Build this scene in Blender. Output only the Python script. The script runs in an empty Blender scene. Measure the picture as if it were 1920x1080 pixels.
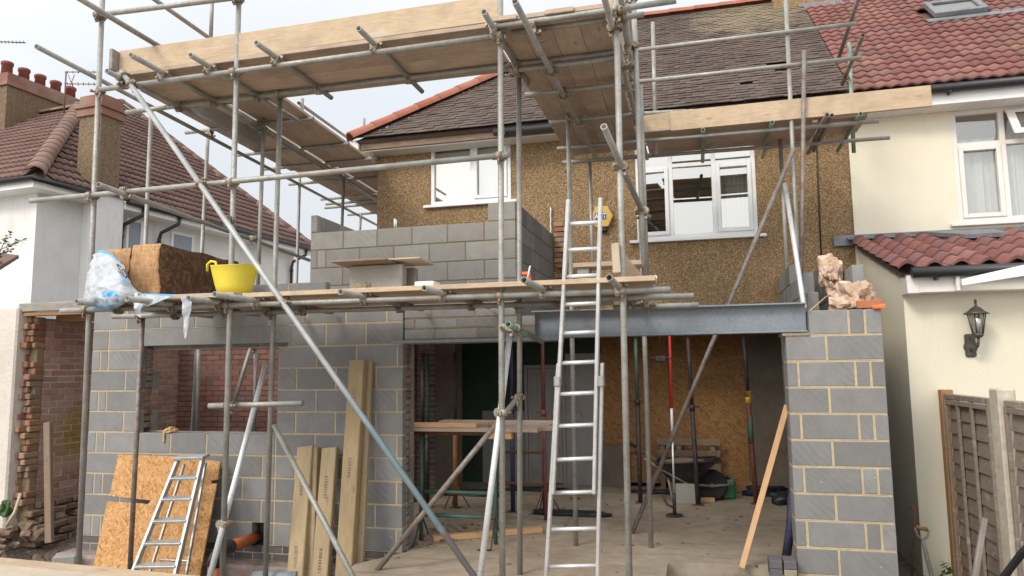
import bpy, bmesh, math, random
from mathutils import Vector, Matrix
R = math.radians
random.seed(7)
S = bpy.context.scene
COL = S.collection
# ------------------------------------------------------------------ camera
F_PX, YAW, PITCH, ROLL, CZ = 1365.88, .251390, .112633, -.0115686, 1.75
_cy, _sy, _cp, _sp = math.cos(YAW), math.sin(YAW), math.cos(PITCH), math.sin(PITCH)
FW = Vector((-_sy*_cp, _cy*_cp, _sp)); RT = Vector((_cy, _sy, 0)); UP = RT.cross(FW)
_c, _s = math.cos(ROLL), math.sin(ROLL)
R2 = RT*_c + UP*_s; U2 = UP*_c - RT*_s
CAM = Vector((0, 0, CZ))
cam = bpy.data.objects.new('camera', bpy.data.cameras.new('camera')); COL.objects.link(cam)
m = Matrix.Identity(4)
for i in range(3):
    m[i][0], m[i][1], m[i][2], m[i][3] = R2[i], U2[i], -FW[i], CAM[i]
cam.matrix_world = m
cam.data.sensor_width = 36; cam.data.lens = F_PX/1920*36
cam.data.clip_start = .05; cam.data.clip_end = 2000
S.camera = cam
# ------------------------------------------------------------------ light
SUN_EL, SUN_AZ = R(38), R(-150)          # azimuth measured from +Y towards +X: behind and left of the camera
W = bpy.data.worlds.new('World'); S.world = W; W.use_nodes = True
wn = W.node_tree; wn.nodes.clear()
wo = wn.nodes.new('ShaderNodeOutputWorld'); wb = wn.nodes.new('ShaderNodeBackground')
sky = wn.nodes.new('ShaderNodeTexSky'); sky.sky_type = 'NISHITA'; sky.sun_disc = False
sky.sun_elevation = SUN_EL; sky.sun_rotation = SUN_AZ; sky.dust_density = 3
tc = wn.nodes.new('ShaderNodeTexCoord'); mp = wn.nodes.new('ShaderNodeMapping'); mp.inputs['Scale'].default_value = (1, 1, 2.4)
nz = wn.nodes.new('ShaderNodeTexNoise'); nz.inputs['Scale'].default_value = 2.2; nz.inputs['Detail'].default_value = 5
rp = wn.nodes.new('ShaderNodeValToRGB')
rp.color_ramp.elements[0].position = .3; rp.color_ramp.elements[0].color = (9.1, 9.75, 10.5, 1)
rp.color_ramp.elements[1].position = .7; rp.color_ramp.elements[1].color = (10.9, 10.95, 11.0, 1)
mx = wn.nodes.new('ShaderNodeMix'); mx.data_type = 'RGBA'; mx.inputs[0].default_value = .94
wn.links.new(tc.outputs['Generated'], mp.inputs[0]); wn.links.new(mp.outputs[0], nz.inputs[0])
wn.links.new(nz.outputs[0], rp.inputs[0]); wn.links.new(sky.outputs[0], mx.inputs[6]); wn.links.new(rp.outputs[0], mx.inputs[7])
# an overcast sky is brighter overhead and towards the veiled sun than at the horizon
sx = wn.nodes.new('ShaderNodeSeparateXYZ'); wn.links.new(tc.outputs['Generated'], sx.inputs[0])
dt = wn.nodes.new('ShaderNodeVectorMath'); dt.operation = 'DOT_PRODUCT'; wn.links.new(tc.outputs['Generated'], dt.inputs[0])
dt.inputs[1].default_value = (math.sin(SUN_AZ)*math.cos(SUN_EL), math.cos(SUN_AZ)*math.cos(SUN_EL), math.sin(SUN_EL))
def wmath(op, a, b):
    x = wn.nodes.new('ShaderNodeMath'); x.operation = op
    for i, v in enumerate((a, b)):
        if isinstance(v, (int, float)): x.inputs[i].default_value = v
        else: wn.links.new(v, x.inputs[i])
    return x.outputs[0]
fac = wmath('ADD', wmath('ADD', .60, wmath('MULTIPLY', wmath('MAXIMUM', sx.outputs['Z'], 0.), .42)), wmath('MULTIPLY', wmath('MAXIMUM', dt.outputs['Value'], 0.), 1.15))
vm = wn.nodes.new('ShaderNodeVectorMath'); vm.operation = 'SCALE'; wn.links.new(mx.outputs[2], vm.inputs[0]); wn.links.new(fac, vm.inputs['Scale'])
wn.links.new(vm.outputs[0], wb.inputs[0]); wb.inputs[1].default_value = .081
wn.links.new(wb.outputs[0], wo.inputs[0])
sl = bpy.data.lights.new('sun', 'SUN'); sl.energy = 1.25; sl.angle = R(16); sl.color = (1, .91, .78)
so = bpy.data.objects.new('sun', sl); COL.objects.link(so)
sd = Vector((math.sin(SUN_AZ)*math.cos(SUN_EL), math.cos(SUN_AZ)*math.cos(SUN_EL), math.sin(SUN_EL)))
so.rotation_euler = sd.to_track_quat('Z', 'Y').to_euler(); so.location = sd*60
S.view_settings.view_transform = 'Standard'; S.view_settings.look = 'None'
S.view_settings.exposure = .62; S.view_settings.gamma = 1
S.cycles.max_bounces = 6; S.cycles.diffuse_bounces = 4; S.cycles.glossy_bounces = 3

# ------------------------------------------------------------------ measured points
def ray(px, py): return FW + R2*((px-960)/F_PX) - U2*((py-540)/F_PX)
def PY(px, py, y): d = ray(px, py); return CAM + d*(y/d.y)
def PZ(px, py, z): d = ray(px, py); return CAM + d*((z-CZ)/d.z)
def PX(px, py, x): d = ray(px, py); return CAM + d*(x/d.x)
def PP(px, py, a, n): d = ray(px, py); return CAM + d*((Vector(a)-CAM).dot(n)/d.dot(n))
V = Vector

# ------------------------------------------------------------------ node helpers
class G:
    def __init__(s, name):
        s.m = bpy.data.materials.new(name); s.m.use_nodes = True; s.t = s.m.node_tree
        s.b = s.t.nodes['Principled BSDF']
    def n(s, typ, **kw):
        x = s.t.nodes.new('ShaderNode'+typ)
        for k, v in kw.items(): setattr(x, k, v)
        return x
    def put(s, sock, v):
        if hasattr(v, 'links') and hasattr(v, 'is_output'): s.t.links.new(v, sock)
        elif v is not None:
            if sock.type == 'RGBA' and len(v) == 3: v = (*v, 1)
            sock.default_value = v
    def co(s, kind='Object', scale=(1, 1, 1), rot=(0, 0, 0), rand=0):
        c = s.n('TexCoord').outputs[kind]
        mp = s.n('Mapping'); mp.inputs['Scale'].default_value = scale; mp.inputs['Rotation'].default_value = rot
        s.t.links.new(c, mp.inputs[0])
        if rand:
            v = s.n('VectorMath', operation='SCALE'); v.inputs[0].default_value = (31, 17, 53)
            s.t.links.new(s.n('ObjectInfo').outputs['Random'], v.inputs['Scale']); s.t.links.new(v.outputs[0], mp.inputs['Location'])
        return mp.outputs[0]
    def noise(s, vec, scale, detail=4, rough=.55, dist=0, out=0):
        x = s.n('TexNoise'); s.t.links.new(vec, x.inputs['Vector'])
        x.inputs['Scale'].default_value = scale; x.inputs['Detail'].default_value = detail
        x.inputs['Roughness'].default_value = rough; x.inputs['Distortion'].default_value = dist
        return x.outputs[out]
    def vor(s, vec, scale, feature='F1', out='Distance', rnd=1):
        x = s.n('TexVoronoi', feature=feature); s.t.links.new(vec, x.inputs['Vector']); x.inputs['Scale'].default_value = scale
        x.inputs['Randomness'].default_value = rnd
        return x.outputs[out]
    def wave(s, vec, scale, dist=2, det=2, dirn='X', dscale=1):
        x = s.n('TexWave', bands_direction=dirn); s.t.links.new(vec, x.inputs['Vector']); x.inputs['Scale'].default_value = scale
        x.inputs['Distortion'].default_value = dist; x.inputs['Detail'].default_value = det; x.inputs['Detail Scale'].default_value = dscale
        return x.outputs['Fac']
    def ramp(s, fac, stops, interp='LINEAR'):
        x = s.n('ValToRGB'); cr = x.color_ramp; cr.interpolation = interp
        while len(cr.elements) < len(stops): cr.elements.new(.5)
        for e, (p, c) in zip(cr.elements, stops):
            e.position = p; e.color = (*c, 1) if len(c) == 3 else c
        s.put(x.inputs[0], fac); return x.outputs[0]
    def gray(s, fac, a, b, va=0., vb=1.): return s.ramp(fac, [(a, (va,)*3), (b, (vb,)*3)])
    def mix(s, fac, a, b, mode='MIX'):
        x = s.n('Mix', data_type='RGBA', blend_type=mode); s.put(x.inputs[0], fac); s.put(x.inputs[6], a); s.put(x.inputs[7], b)
        return x.outputs[2]
    def math(s, op, a, b=0.):
        x = s.n('Math', operation=op); s.put(x.inputs[0], a); s.put(x.inputs[1], b); return x.outputs[0]
    def isl(s): return s.n('NewGeometry').outputs['Random Per Island']
    def rnd(s): return s.n('ObjectInfo').outputs['Random']
    def bump(s, h, strength=.5, dist=.01, prev=None):
        x = s.n('Bump'); x.inputs['Strength'].default_value = strength; x.inputs['Distance'].default_value = dist
        s.put(x.inputs['Height'], h)
        if prev is not None: s.t.links.new(prev, x.inputs['Normal'])
        return x.outputs[0]
    def done(s, col=None, rough=.8, nrm=None, metal=0., spec=.3, **kw):
        s.put(s.b.inputs['Base Color'], col); s.put(s.b.inputs['Roughness'], rough); s.put(s.b.inputs['Metallic'], metal)
        s.b.inputs['Specular IOR Level'].default_value = spec
        if nrm is not None: s.t.links.new(nrm, s.b.inputs['Normal'])
        for k, v in kw.items(): s.put(s.b.inputs[k], v)
        return s.m
M = {}
def hue(c, k): return tuple(x*k for x in c)
def wood(name, a, b, rough=.75, scale=1., dirt=(.1, .08, .06), dirtamt=.35, stain=None):
    g = G(name); v = g.co('Object', (1.2*scale, 9*scale, 9*scale), rand=1); w = g.co('Object', (1, 1, 1), rand=1)
    f = g.noise(v, 4, 6, .65, 1.2); fine = g.noise(g.co('Object', (3, 60, 60), rand=1), 3, 3)
    c = g.ramp(f, [(.28, hue(a, .82)), (.5, tuple((x+y)/2 for x, y in zip(a, b))), (.72, b)])
    c = g.mix(g.gray(fine, .35, .75, 0, .35), c, hue(a, .55))
    kn = g.vor(g.co('Object', (2.2, 7, 7), rand=1), 1.1)
    c = g.mix(g.gray(kn, .05, .13, .75, 0), c, hue(a, .3))
    c = g.mix(g.math('MULTIPLY', g.gray(g.noise(w, 3.5, 5, .6), .45, .7), dirtamt), c, dirt)
    c = g.mix(g.gray(g.noise(g.co('Object', (.6, 2.5, 2.5), rand=1), 2.4, 5, .7, .8), .58, .66, 0, dirtamt*1.3), c, (.5, .45, .39))
    c = g.mix(g.gray(g.noise(g.co('Object', (.35, 1.4, 22), rand=1), 2.2, 4, .7), .56, .7, 0, dirtamt*1.2), c, hue(a, .5))
    c = g.mix(g.math('MULTIPLY', g.gray(g.noise(w, 9, 6, .7), .55, .68), dirtamt*.7), c, (.42, .39, .35))
    c = g.mix(.35, c, g.mix(g.rnd(), hue(a, .8), hue(b, 1.1)))
    M[name] = g.done(c, rough, g.bump(g.math('ADD', f, fine), .25, .004))
wood('board', (.39, .29, .215), (.58, .45, .345), dirtamt=.42)
wood('toe_wood', (.40, .285, .18), (.55, .42, .285), dirtamt=.42)
wood('treated', (.285, .203, .108), (.42, .318, .187), dirtamt=.2, dirt=(.12, .1, .05))
wood('lath', (.58, .33, .16), (.72, .46, .25), dirtamt=.08)
wood('old_wood', (.16, .11, .075), (.27, .19, .13), dirtamt=.3)
wood('fence_wood', (.18, .145, .115), (.31, .255, .205), dirtamt=.45, dirt=(.2, .15, .075))
wood('post_wood', (.26, .13, .05), (.36, .20, .09), dirtamt=.2)
wood('grey_wood', (.2, .18, .16), (.32, .29, .25), dirtamt=.4)
def metal(name, a, b, rough=.45, met=.55, rust=0., rustc=(.16, .075, .035)):
    g = G(name); v = g.co('Object', (1, 1, 1), rand=1)
    f = g.noise(v, 5, 6, .65); f2 = g.noise(v, 38, 4, .7)
    c = g.ramp(f, [(.3, a), (.7, b)]); c = g.mix(g.gray(f2, .5, .72, 0, .5), c, hue(a, .55))
    c = g.mix(g.gray(g.vor(v, 21), .06, .1, .6, 0), c, (.55, .53, .48))
    if rust: c = g.mix(g.math('MULTIPLY', g.gray(g.noise(v, 8, 6, .7), .47, .6), rust), c, rustc)
    M[name] = g.done(c, g.gray(f2, .2, .8, rough-.1, rough+.18), g.bump(f2, .12, .002), met, .4)
metal('galv', (.235, .232, .213), (.385, .38, .35), rough=.5, met=.35, rust=.3, rustc=(.27, .2, .13))
metal('galv_light', (.5, .52, .52), (.68, .7, .7), .42, .4)
metal('galv_green', (.13, .24, .15), (.33, .38, .31), .5, .3, rust=.25)
metal('galv_dark', (.17, .15, .135), (.29, .26, .23), .55, .35, rust=.6)
def blue_end():
    g = G('galv_blue'); v = g.co('Object'); f = g.noise(v, 5, 6, .65)
    c = g.ramp(f, [(.3, (.27, .275, .265)), (.7, (.42, .425, .41))]); sx = g.n('SeparateXYZ'); g.t.links.new(v, sx.inputs[0])
    k = g.math('ADD', g.math('MULTIPLY', sx.outputs[0], .45), g.math('MULTIPLY', g.noise(v, 4, 5, .7), .5))
    c = g.mix(g.gray(k, .62, .8), c, g.ramp(f, [(.35, (.18, .27, .31)), (.7, (.29, .36, .38))]))
    c = g.mix(g.gray(g.math('MULTIPLY', sx.outputs[0], .45), .98, 1., 0, .8), c, (.2, .15, .14)); M['galv_blue'] = g.done(c, .5, None, .3, .4)
blue_end()
metal('coupler_metal', (.2, .17, .13), (.42, .38, .3), .55, .5, rust=.6)
metal('alu', (.62, .62, .62), (.8, .8, .8), .38, .6, rust=.25, rustc=(.45, .43, .4))
metal('alu_old', (.36, .36, .35), (.55, .55, .54), .42, .6, rust=.3, rustc=(.3, .27, .22))
metal('steel_paint', (.185, .205, .23), (.235, .255, .28), .5, .1)
metal('prop_black', (.025, .026, .03), (.055, .05, .05), .55, .2, rust=.4)
metal('prop_green', (.03, .10, .075), (.07, .155, .12), .55, .1, rust=.35)
metal('prop_navy', (.015, .02, .06), (.04, .05, .1), .55, .1, rust=.3)
metal('prop_red', (.13, .035, .03), (.2, .07, .055), .6, .1, rust=.5)
metal('prop_orange', (.3, .12, .03), (.4, .18, .05), .6, .1, rust=.5)
metal('rust', (.13, .06, .035), (.22, .11, .06), .75, .2, rust=.4)
metal('lead', (.14, .145, .16), (.24, .245, .26), .55, .3)
def plain(name, c, rough=.6, var=.25, spec=.4, sc=6, **kw):
    g = G(name); f = g.noise(g.co('Object', rand=1), sc, 5, .65)
    M[name] = g.done(g.ramp(f, [(.25, hue(c, 1-var)), (.75, hue(c, 1+var*.5))]), rough, g.bump(f, .1, .003), 0, spec, **kw)
plain('upvc', (.74, .74, .73), .3, .08, .5, 3)
plain('upvc_warm', (.7, .67, .62), .4, .08, .4, 3)
plain('black_plastic', (.022, .022, .024), .4, .3, .5)
plain('lantern_metal', (.075, .06, .052), .45, .4, .5)
plain('dark', (.012, .012, .012), .9, .2)
plain('blind', (.74, .72, .66), .9, .06)
plain('net', (.60, .62, .58), .95, .1, .2, 12)
plain('yellow_rubber', (.68, .56, .055), .5, .14, .4, 5)
plain('clay_orange', (.42, .12, .035), .55, .3, .4, 8)
plain('brick_orange', (.40, .15, .075), .8, .2, .2, 20)
plain('neon_orange', (.9, .16, .04), .5, .1)
plain('alarm_yellow', (.58, .38, .10), .45, .1)
plain('blue_ink', (.03, .08, .3), .5, .1)
plain('white_ink', (.8, .8, .8), .5, .05)
plain('black_ink', (.02, .02, .025), .5, .1)
plain('bag_blue', (.07, .33, .62), .45, .2)
plain('green_plastic', (.02, .2, .07), .4, .2, .5)
plain('tarp', (.02, .024, .035), .45, .5, .5, 15)
plain('red_paint', (.5, .03, .025), .5, .15)
plain('white_paint', (.72, .7, .66), .5, .1)
plain('yellow_tape', (.65, .48, .06), .5, .15)
plain('leaf', (.06, .12, .035), .6, .4, .3, 9)
plain('twig', (.15, .11, .075), .85, .3)
plain('concrete_post', (.46, .41, .33), .9, .3, .2, 14)
plain('terracotta_pot', (.24, .075, .06), .75, .35, .25, 7)
plain('ply', (.46, .38, .29), .8, .25, .2, 4)
plain('green_wall', (.045, .075, .05), .9, .35, .2, 4)
plain('plaster_brown', (.19, .15, .115), .95, .3, .15, 5)
plain('window_grey', (.25, .28, .32), .25, .15, .5, 2)
plain('door_paint', (.30, .28, .26), .6, .15, .3, 4)
plain('rubble', (.24, .17, .12), .95, .55, .1, 10)
plain('mortar_lump', (.3, .26, .18), .95, .35, .1, 25)
plain('rubber', (.03, .03, .03), .8, .4, .3)
plain('rope', (.5, .33, .15), .9, .2, .2, 40)

def render_mat(name, c, grain=90, amt=.35, dirt=(.3, .27, .22), dirtamt=.3, coarse=0):
    g = G(name); v = g.co('Object')
    f = g.noise(v, grain, 4, .6); big = g.noise(v, 1.3, 6, .65); st = g.noise(g.co('Object', (3, 3, .5)), 2, 5, .6)
    col = g.ramp(f, [(.25, hue(c, .9)), (.75, hue(c, 1.05))])
    col = g.mix(g.math('MULTIPLY', g.gray(big, .45, .75), dirtamt), col, dirt)
    col = g.mix(g.math('MULTIPLY', g.gray(st, .52, .75), dirtamt*.8), col, dirt)
    M[name] = g.done(col, .92, g.bump(f, amt, .006), 0, .15)
render_mat('cream', (.72, .672, .535), 140, .16, (.55, .47, .34), .2)
render_mat('white_render', (.70, .69, .67), 60, .5, (.4, .38, .35), .35)
render_mat('roughcast', (.62, .56, .50), 30, 1., (.35, .3, .25), .35)
def pebble(name, k=1., ds=0.):
    g = G(name); v = g.co('Object')
    d = g.vor(v, 82); cell = g.vor(v, 82, out='Color'); big = g.noise(v, 1.1, 5, .6); fine = g.noise(v, 30, 4, .7)
    sep = g.n('SeparateColor'); g.t.links.new(cell, sep.inputs[0])
    c = g.ramp(sep.outputs[0], [(p, tuple(k*(x*(1-ds)+ds*sum(c)/3) for x in c)) for p, c in ((0, (.17, .10, .048)), (.35, (.29, .185, .09)), (.6, (.37, .245, .125)), (.82, (.46, .33, .185)), (.93, (.55, .44, .30)), (1, (.12, .08, .05)))])
    c = g.mix(g.gray(d, .3, .75, 0, .55), c, hue((.17, .105, .055), k))
    c = g.mix(g.gray(big, .5, .75, 0, .4), c, hue((.17, .115, .065), k))
    st = g.noise(g.co('Object', (4, 4, .6)), 1.6, 5, .65)
    c = g.mix(g.gray(st, .55, .78, 0, .4), c, (.1, .075, .05))
    M[name] = g.done(c, .9, g.bump(g.math('ADD', g.math('MULTIPLY', d, -1.), g.math('MULTIPLY', fine, .4)), .9, .012), 0, .15)
pebble('pebbledash'); pebble('pebble_grey', .74, .25)
def block_mat(name, lo, hi):
    g = G(name); v = g.co('Object'); isl = g.isl()
    cb = g.n('Combine' + 'XYZ'); g.t.links.new(g.math('MULTIPLY', isl, 37.), cb.inputs[0]); g.t.links.new(g.math('MULTIPLY', isl, 11.), cb.inputs[2])
    add = g.n('VectorMath', operation='ADD'); g.t.links.new(v, add.inputs[0]); g.t.links.new(cb.outputs[0], add.inputs[1]); vi = add.outputs[0]
    base = g.ramp(isl, [(0, lo), (1, hi)])
    f = g.noise(vi, 7, 6, .65); c = g.mix(g.gray(f, .35, .7, 0, .4), base, hue(lo, .72))
    mpn = g.n('Mapping'); mpn.inputs['Rotation'].default_value = (0, .75, 0); g.t.links.new(vi, mpn.inputs[0])
    comb = g.wave(mpn.outputs[0], 5.5, 9, 3, 'X', .55)
    msk = g.gray(g.noise(vi, 2.6, 2), .5, .68)
    c = g.mix(g.math('MULTIPLY', g.gray(comb, .2, .65, .17, 0), msk), c, hue(lo, .5))
    c = g.mix(g.gray(g.vor(vi, 7), .022, .045, .75, 0), c, (.55, .53, .5))
    c = g.mix(g.gray(g.noise(vi, 60, 3, .7), .55, .75, 0, .3), c, hue(hi, 1.25))
    h = g.math('ADD', g.noise(vi, 120, 3, .6), g.math('MULTIPLY', g.math('MULTIPLY', comb, msk), .5))
    M[name] = g.done(c, .93, g.bump(h, .35, .004), 0, .12)
block_mat('block', (.192, .188, .183), (.272, .265, .255))
block_mat('block_pale', (.265, .25, .225), (.35, .332, .298))
def mortar(name, c):
    g = G(name); v = g.co('Object'); f = g.noise(v, 30, 5, .7)
    M[name] = g.done(g.mix(g.gray(g.noise(v, 4, 4), .45, .7, 0, .35), g.ramp(f, [(.25, hue(c, .75)), (.7, hue(c, 1.1))]), hue(c, .6)), .95, g.bump(f, .6, .006), 0, .1)
mortar('mortar_sand', (.53, .425, .27)); mortar('mortar_brown', (.27, .205, .125)); mortar('mortar_grey', (.56, .48, .42))
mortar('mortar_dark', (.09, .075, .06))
def brick_mat(name, stops, soot=.35):
    g = G(name); v = g.co('Object'); isl = g.isl(); f = g.noise(v, 24, 6, .7)
    c = g.ramp(isl, stops); c = g.mix(g.gray(f, .4, .7, 0, .45), c, (.12, .07, .055))
    c = g.mix(g.math('MULTIPLY', g.gray(g.noise(v, 1.7, 5), .45, .7), soot), c, (.33, .28, .24))
    if name == 'brick_flank':
        # a patch of old yellow paint spilt on the bricks
        sx = g.n('VectorMath', operation='DISTANCE'); g.t.links.new(v, sx.inputs[0]); sx.inputs[1].default_value = (-7.6, 7.62, 1.05)
        d = g.math('ADD', sx.outputs['Value'], g.math('MULTIPLY', g.noise(v, 4, 5, .7), .5))
        c = g.mix(g.gray(d, .40, .68, .85, 0), c, (.30, .19, .03))
    M[name] = g.done(c, .92, g.bump(f, .7, .006), 0, .12)
BR = [(0, (.36, .18, .14)), (.3, (.43, .235, .185)), (.55, (.48, .29, .235)), (.8, (.46, .31, .22)), (1, (.27, .165, .15))]
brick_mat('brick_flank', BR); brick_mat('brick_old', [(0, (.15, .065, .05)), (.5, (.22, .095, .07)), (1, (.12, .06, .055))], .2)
brick_mat('brick_blue', [(0, (.08, .083, .095)), (1, (.13, .13, .14))], .1)
brick_mat('brick_raw', [(0, (.24, .105, .065)), (.4, (.33, .17, .10)), (.75, (.36, .235, .14)), (1, (.17, .095, .07))], .35); brick_mat('brick_cap', [(0, (.235, .115, .085)), (1, (.29, .155, .115))], .45)
brick_mat('brick_dusty', [(0, (.23, .16, .13)), (.5, (.28, .2, .16)), (.8, (.12, .12, .13)), (1, (.3, .1, .07))], .5)
def tile_mat(name, stops, moss=0., mossc=(.33, .27, .16), moss_at=None):
    g = G(name); v = g.co('Object'); isl = g.isl(); f = g.noise(v, 14, 5, .65)
    c = g.ramp(isl, stops); c = g.mix(g.gray(f, .4, .75, 0, .4), c, hue(stops[0][1], .55))
    if moss: c = g.mix(g.math('MULTIPLY', g.gray(g.noise(v, 1.0, 5, .65), .5, .66), moss), c, mossc)
    if moss_at:
        sx = g.n('VectorMath', operation='DISTANCE'); g.t.links.new(v, sx.inputs[0]); sx.inputs[1].default_value = moss_at
        d = g.math('ADD', g.math('MULTIPLY', sx.outputs['Value'], .2), g.math('MULTIPLY', g.noise(v, 3, 5, .7), .5))
        c = g.mix(g.gray(d, .36, .5, .62, 0), c, mossc)
    c = g.mix(g.gray(g.vor(v, 16), .05, .09, .5, 0), c, (.35, .32, .27))
    M[name] = g.done(c, .85, g.bump(g.noise(v, 45, 4, .7), .35, .005), 0, .2)
tile_mat('tile_brown', [(0, (.07, .05, .041)), (.4, (.092, .066, .054)), (.75, (.115, .083, .066)), (.975, (.09, .075, .07)), (1, (.15, .075, .058))], .09, (.25, .205, .13), moss_at=(1.1, 12.9, 7.9))
tile_mat('tile_red', [(0, (.165, .072, .062)), (.45, (.21, .092, .079)), (.8, (.24, .115, .098)), (1, (.15, .082, .082))], .14)
tile_mat('tile_maroon', [(0, (.135, .08, .068)), (.5, (.16, .095, .08)), (1, (.185, .115, .098))], .1)
tile_mat('ridge_red', [(0, (.29, .10, .065)), (1, (.35, .14, .095))], .15)
tile_mat('ridge_grey', [(0, (.2, .125, .1)), (1, (.25, .16, .13))], .15)
def osb(name, kk):
    g = G(name); acc = None
    for k, (rz, sx, sy) in enumerate([(.3, 17, 70), (1.35, 18, 76), (2.4, 15, 66)]):
        v0 = g.co('Object', (1, 1, 1), (0, rz, 0), rand=1); mpx = g.n('Mapping'); mpx.inputs['Scale'].default_value = (sx, 14, sy); g.t.links.new(v0, mpx.inputs[0]); v = mpx.outputs[0]
        cell = g.vor(v, 1.0, out='Color'); sep = g.n('SeparateColor'); g.t.links.new(cell, sep.inputs[0])
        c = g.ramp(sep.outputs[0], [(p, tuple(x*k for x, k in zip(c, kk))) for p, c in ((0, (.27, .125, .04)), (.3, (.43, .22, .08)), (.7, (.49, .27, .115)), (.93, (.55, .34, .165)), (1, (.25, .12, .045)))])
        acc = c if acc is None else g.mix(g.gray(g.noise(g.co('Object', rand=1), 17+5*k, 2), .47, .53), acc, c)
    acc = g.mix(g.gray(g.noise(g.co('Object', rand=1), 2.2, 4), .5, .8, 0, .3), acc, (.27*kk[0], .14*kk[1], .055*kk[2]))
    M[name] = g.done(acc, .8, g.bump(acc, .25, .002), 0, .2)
osb('osb', (1, 1, 1)); osb('osb_shaded', (.62, .60, .58))  # second copy is darkened: the back room's dimness is put into its colour
def ground_mats():
    g = G('dirt'); v = g.co('Object'); f = g.noise(v, 9, 8, .7); f2 = g.noise(v, 1.2, 4)
    c = g.ramp(f, [(.25, (.075, .055, .045)), (.55, (.155, .12, .1)), (.78, (.25, .21, .18))])
    c = g.mix(g.gray(g.vor(v, 22), .1, .16, .7, 0), c, (.3, .26, .23)); c = g.mix(g.gray(f2, .4, .7, 0, .4), c, (.12, .09, .07))
    M['dirt'] = g.done(c, .97, g.bump(g.math('ADD', f, g.math('MULTIPLY', g.vor(v, 30), -.5)), 1., .03), 0, .1)
    g = G('concrete'); v = g.co('Object'); f = g.noise(v, 5, 8, .65); f2 = g.noise(v, .8, 5, .6); f3 = g.noise(v, 90, 3, .6)
    c = g.ramp(f, [(.25, (.25, .197, .143)), (.6, (.365, .302, .228)), (.8, (.43, .372, .295))])
    c = g.mix(g.gray(f2, .45, .7, 0, .55), c, (.19, .135, .085)); c = g.mix(g.gray(g.noise(g.co('Object', (1, 4, 1)), 1.6, 6, .7), .55, .66, 0, .5), c, (.13, .1, .07))
    c = g.mix(g.gray(g.vor(v, 9), .03, .06, .6, 0), c, (.12, .1, .08)); c = g.mix(g.gray(f3, .55, .75, 0, .25), c, (.45, .41, .35))
    M['concrete'] = g.done(c, .9, g.bump(g.math('ADD', f, f3), .4, .008), 0, .2)
    g = G('footing'); v = g.co('Object'); f = g.noise(v, 12, 6, .7)
    M['footing'] = g.done(g.ramp(f, [(.25, (.2, .145, .125)), (.7, (.33, .26, .235))]), .95, g.bump(f, .6, .015), 0, .1)
    g = G('bounce_pale'); v = g.co('Object'); M['bounce_pale'] = g.done(g.ramp(g.noise(v, 3, 6), [(.3, (.30, .265, .22)), (.7, (.42, .38, .33))]), .95)  # invented pale ground colour, chosen to bounce light onto shaded undersides
    g = G('asphalt'); v = g.co('Object'); M['asphalt'] = g.done(g.ramp(g.noise(v, 3, 6), [(.3, (.09, .085, .08)), (.7, (.14, .13, .12))]), .95)
ground_mats()
def glass_mats():
    for nm, base, fac in (('pane', (.02, .022, .025), .62), ('pane_soft', (.05, .052, .055), .35)):
        g = G(nm); gl = g.n('BsdfGlossy'); gl.inputs['Roughness'].default_value = .012; gl.inputs['Color'].default_value = (.63, .615, .575, 1)
        ms = g.n('MixShader'); ms.inputs[0].default_value = fac
        tr = g.n('BsdfTransparent'); tr.inputs['Color'].default_value = (.9, .92, .92, 1)
        g.t.links.new(tr.outputs[0], ms.inputs[1]); g.t.links.new(gl.outputs[0], ms.inputs[2])
        g.t.links.new(ms.outputs[0], g.t.nodes['Material Output'].inputs[0]); M[nm] = g.m
glass_mats()
def wool():
    g = G('wool_end'); v = g.co('Object', (5, 5, 40)); f = g.noise(g.co('Object', (30, 30, 5)), 2, 6, .7, .6); f2 = g.noise(v, 1.6, 5, .7)
    c = g.ramp(g.math('ADD', g.math('MULTIPLY', f, .6), g.math('MULTIPLY', f2, .4)), [(.3, (.26, .13, .06)), (.5, (.50, .29, .15)), (.7, (.66, .44, .25))])
    M['wool_end'] = g.done(c, 1, g.bump(f, 1, .02), 0, .05)
    g = G('wool_face'); f = g.noise(g.co('Object'), 7, 8, .7, 2.2); c = g.ramp(f, [(.3, (.05, .03, .02)), (.5, (.115, .068, .044)), (.72, (.25, .15, .09))])
    M['wool_face'] = g.done(c, 1, g.bump(f, 1, .02), 0, .05)
    g = G('plastic_sheet'); v = g.co('Object'); f = g.noise(v, 5, 6, .65, 1.2); f2 = g.noise(g.co('Object', (2, 2, 9)), 2.3, 4)
    c = g.ramp(f, [(.3, (.27, .29, .32)), (.65, (.45, .46, .47))])
    c = g.mix(g.gray(f2, .62, .66, 0, .5), c, (.35, .5, .68))
    M['plastic_sheet'] = g.done(c, .35, g.bump(f, .7, .03), 0, .5)
    g = G('stone_lump'); v = g.co('Object'); f = g.noise(v, 7, 7, .7); c = g.ramp(f, [(.3, (.3, .17, .1)), (.5, (.58, .42, .31)), (.75, (.74, .62, .53))])
    M['stone_lump'] = g.done(c, .95, g.bump(f, 1, .03), 0, .1)
wool()

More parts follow.
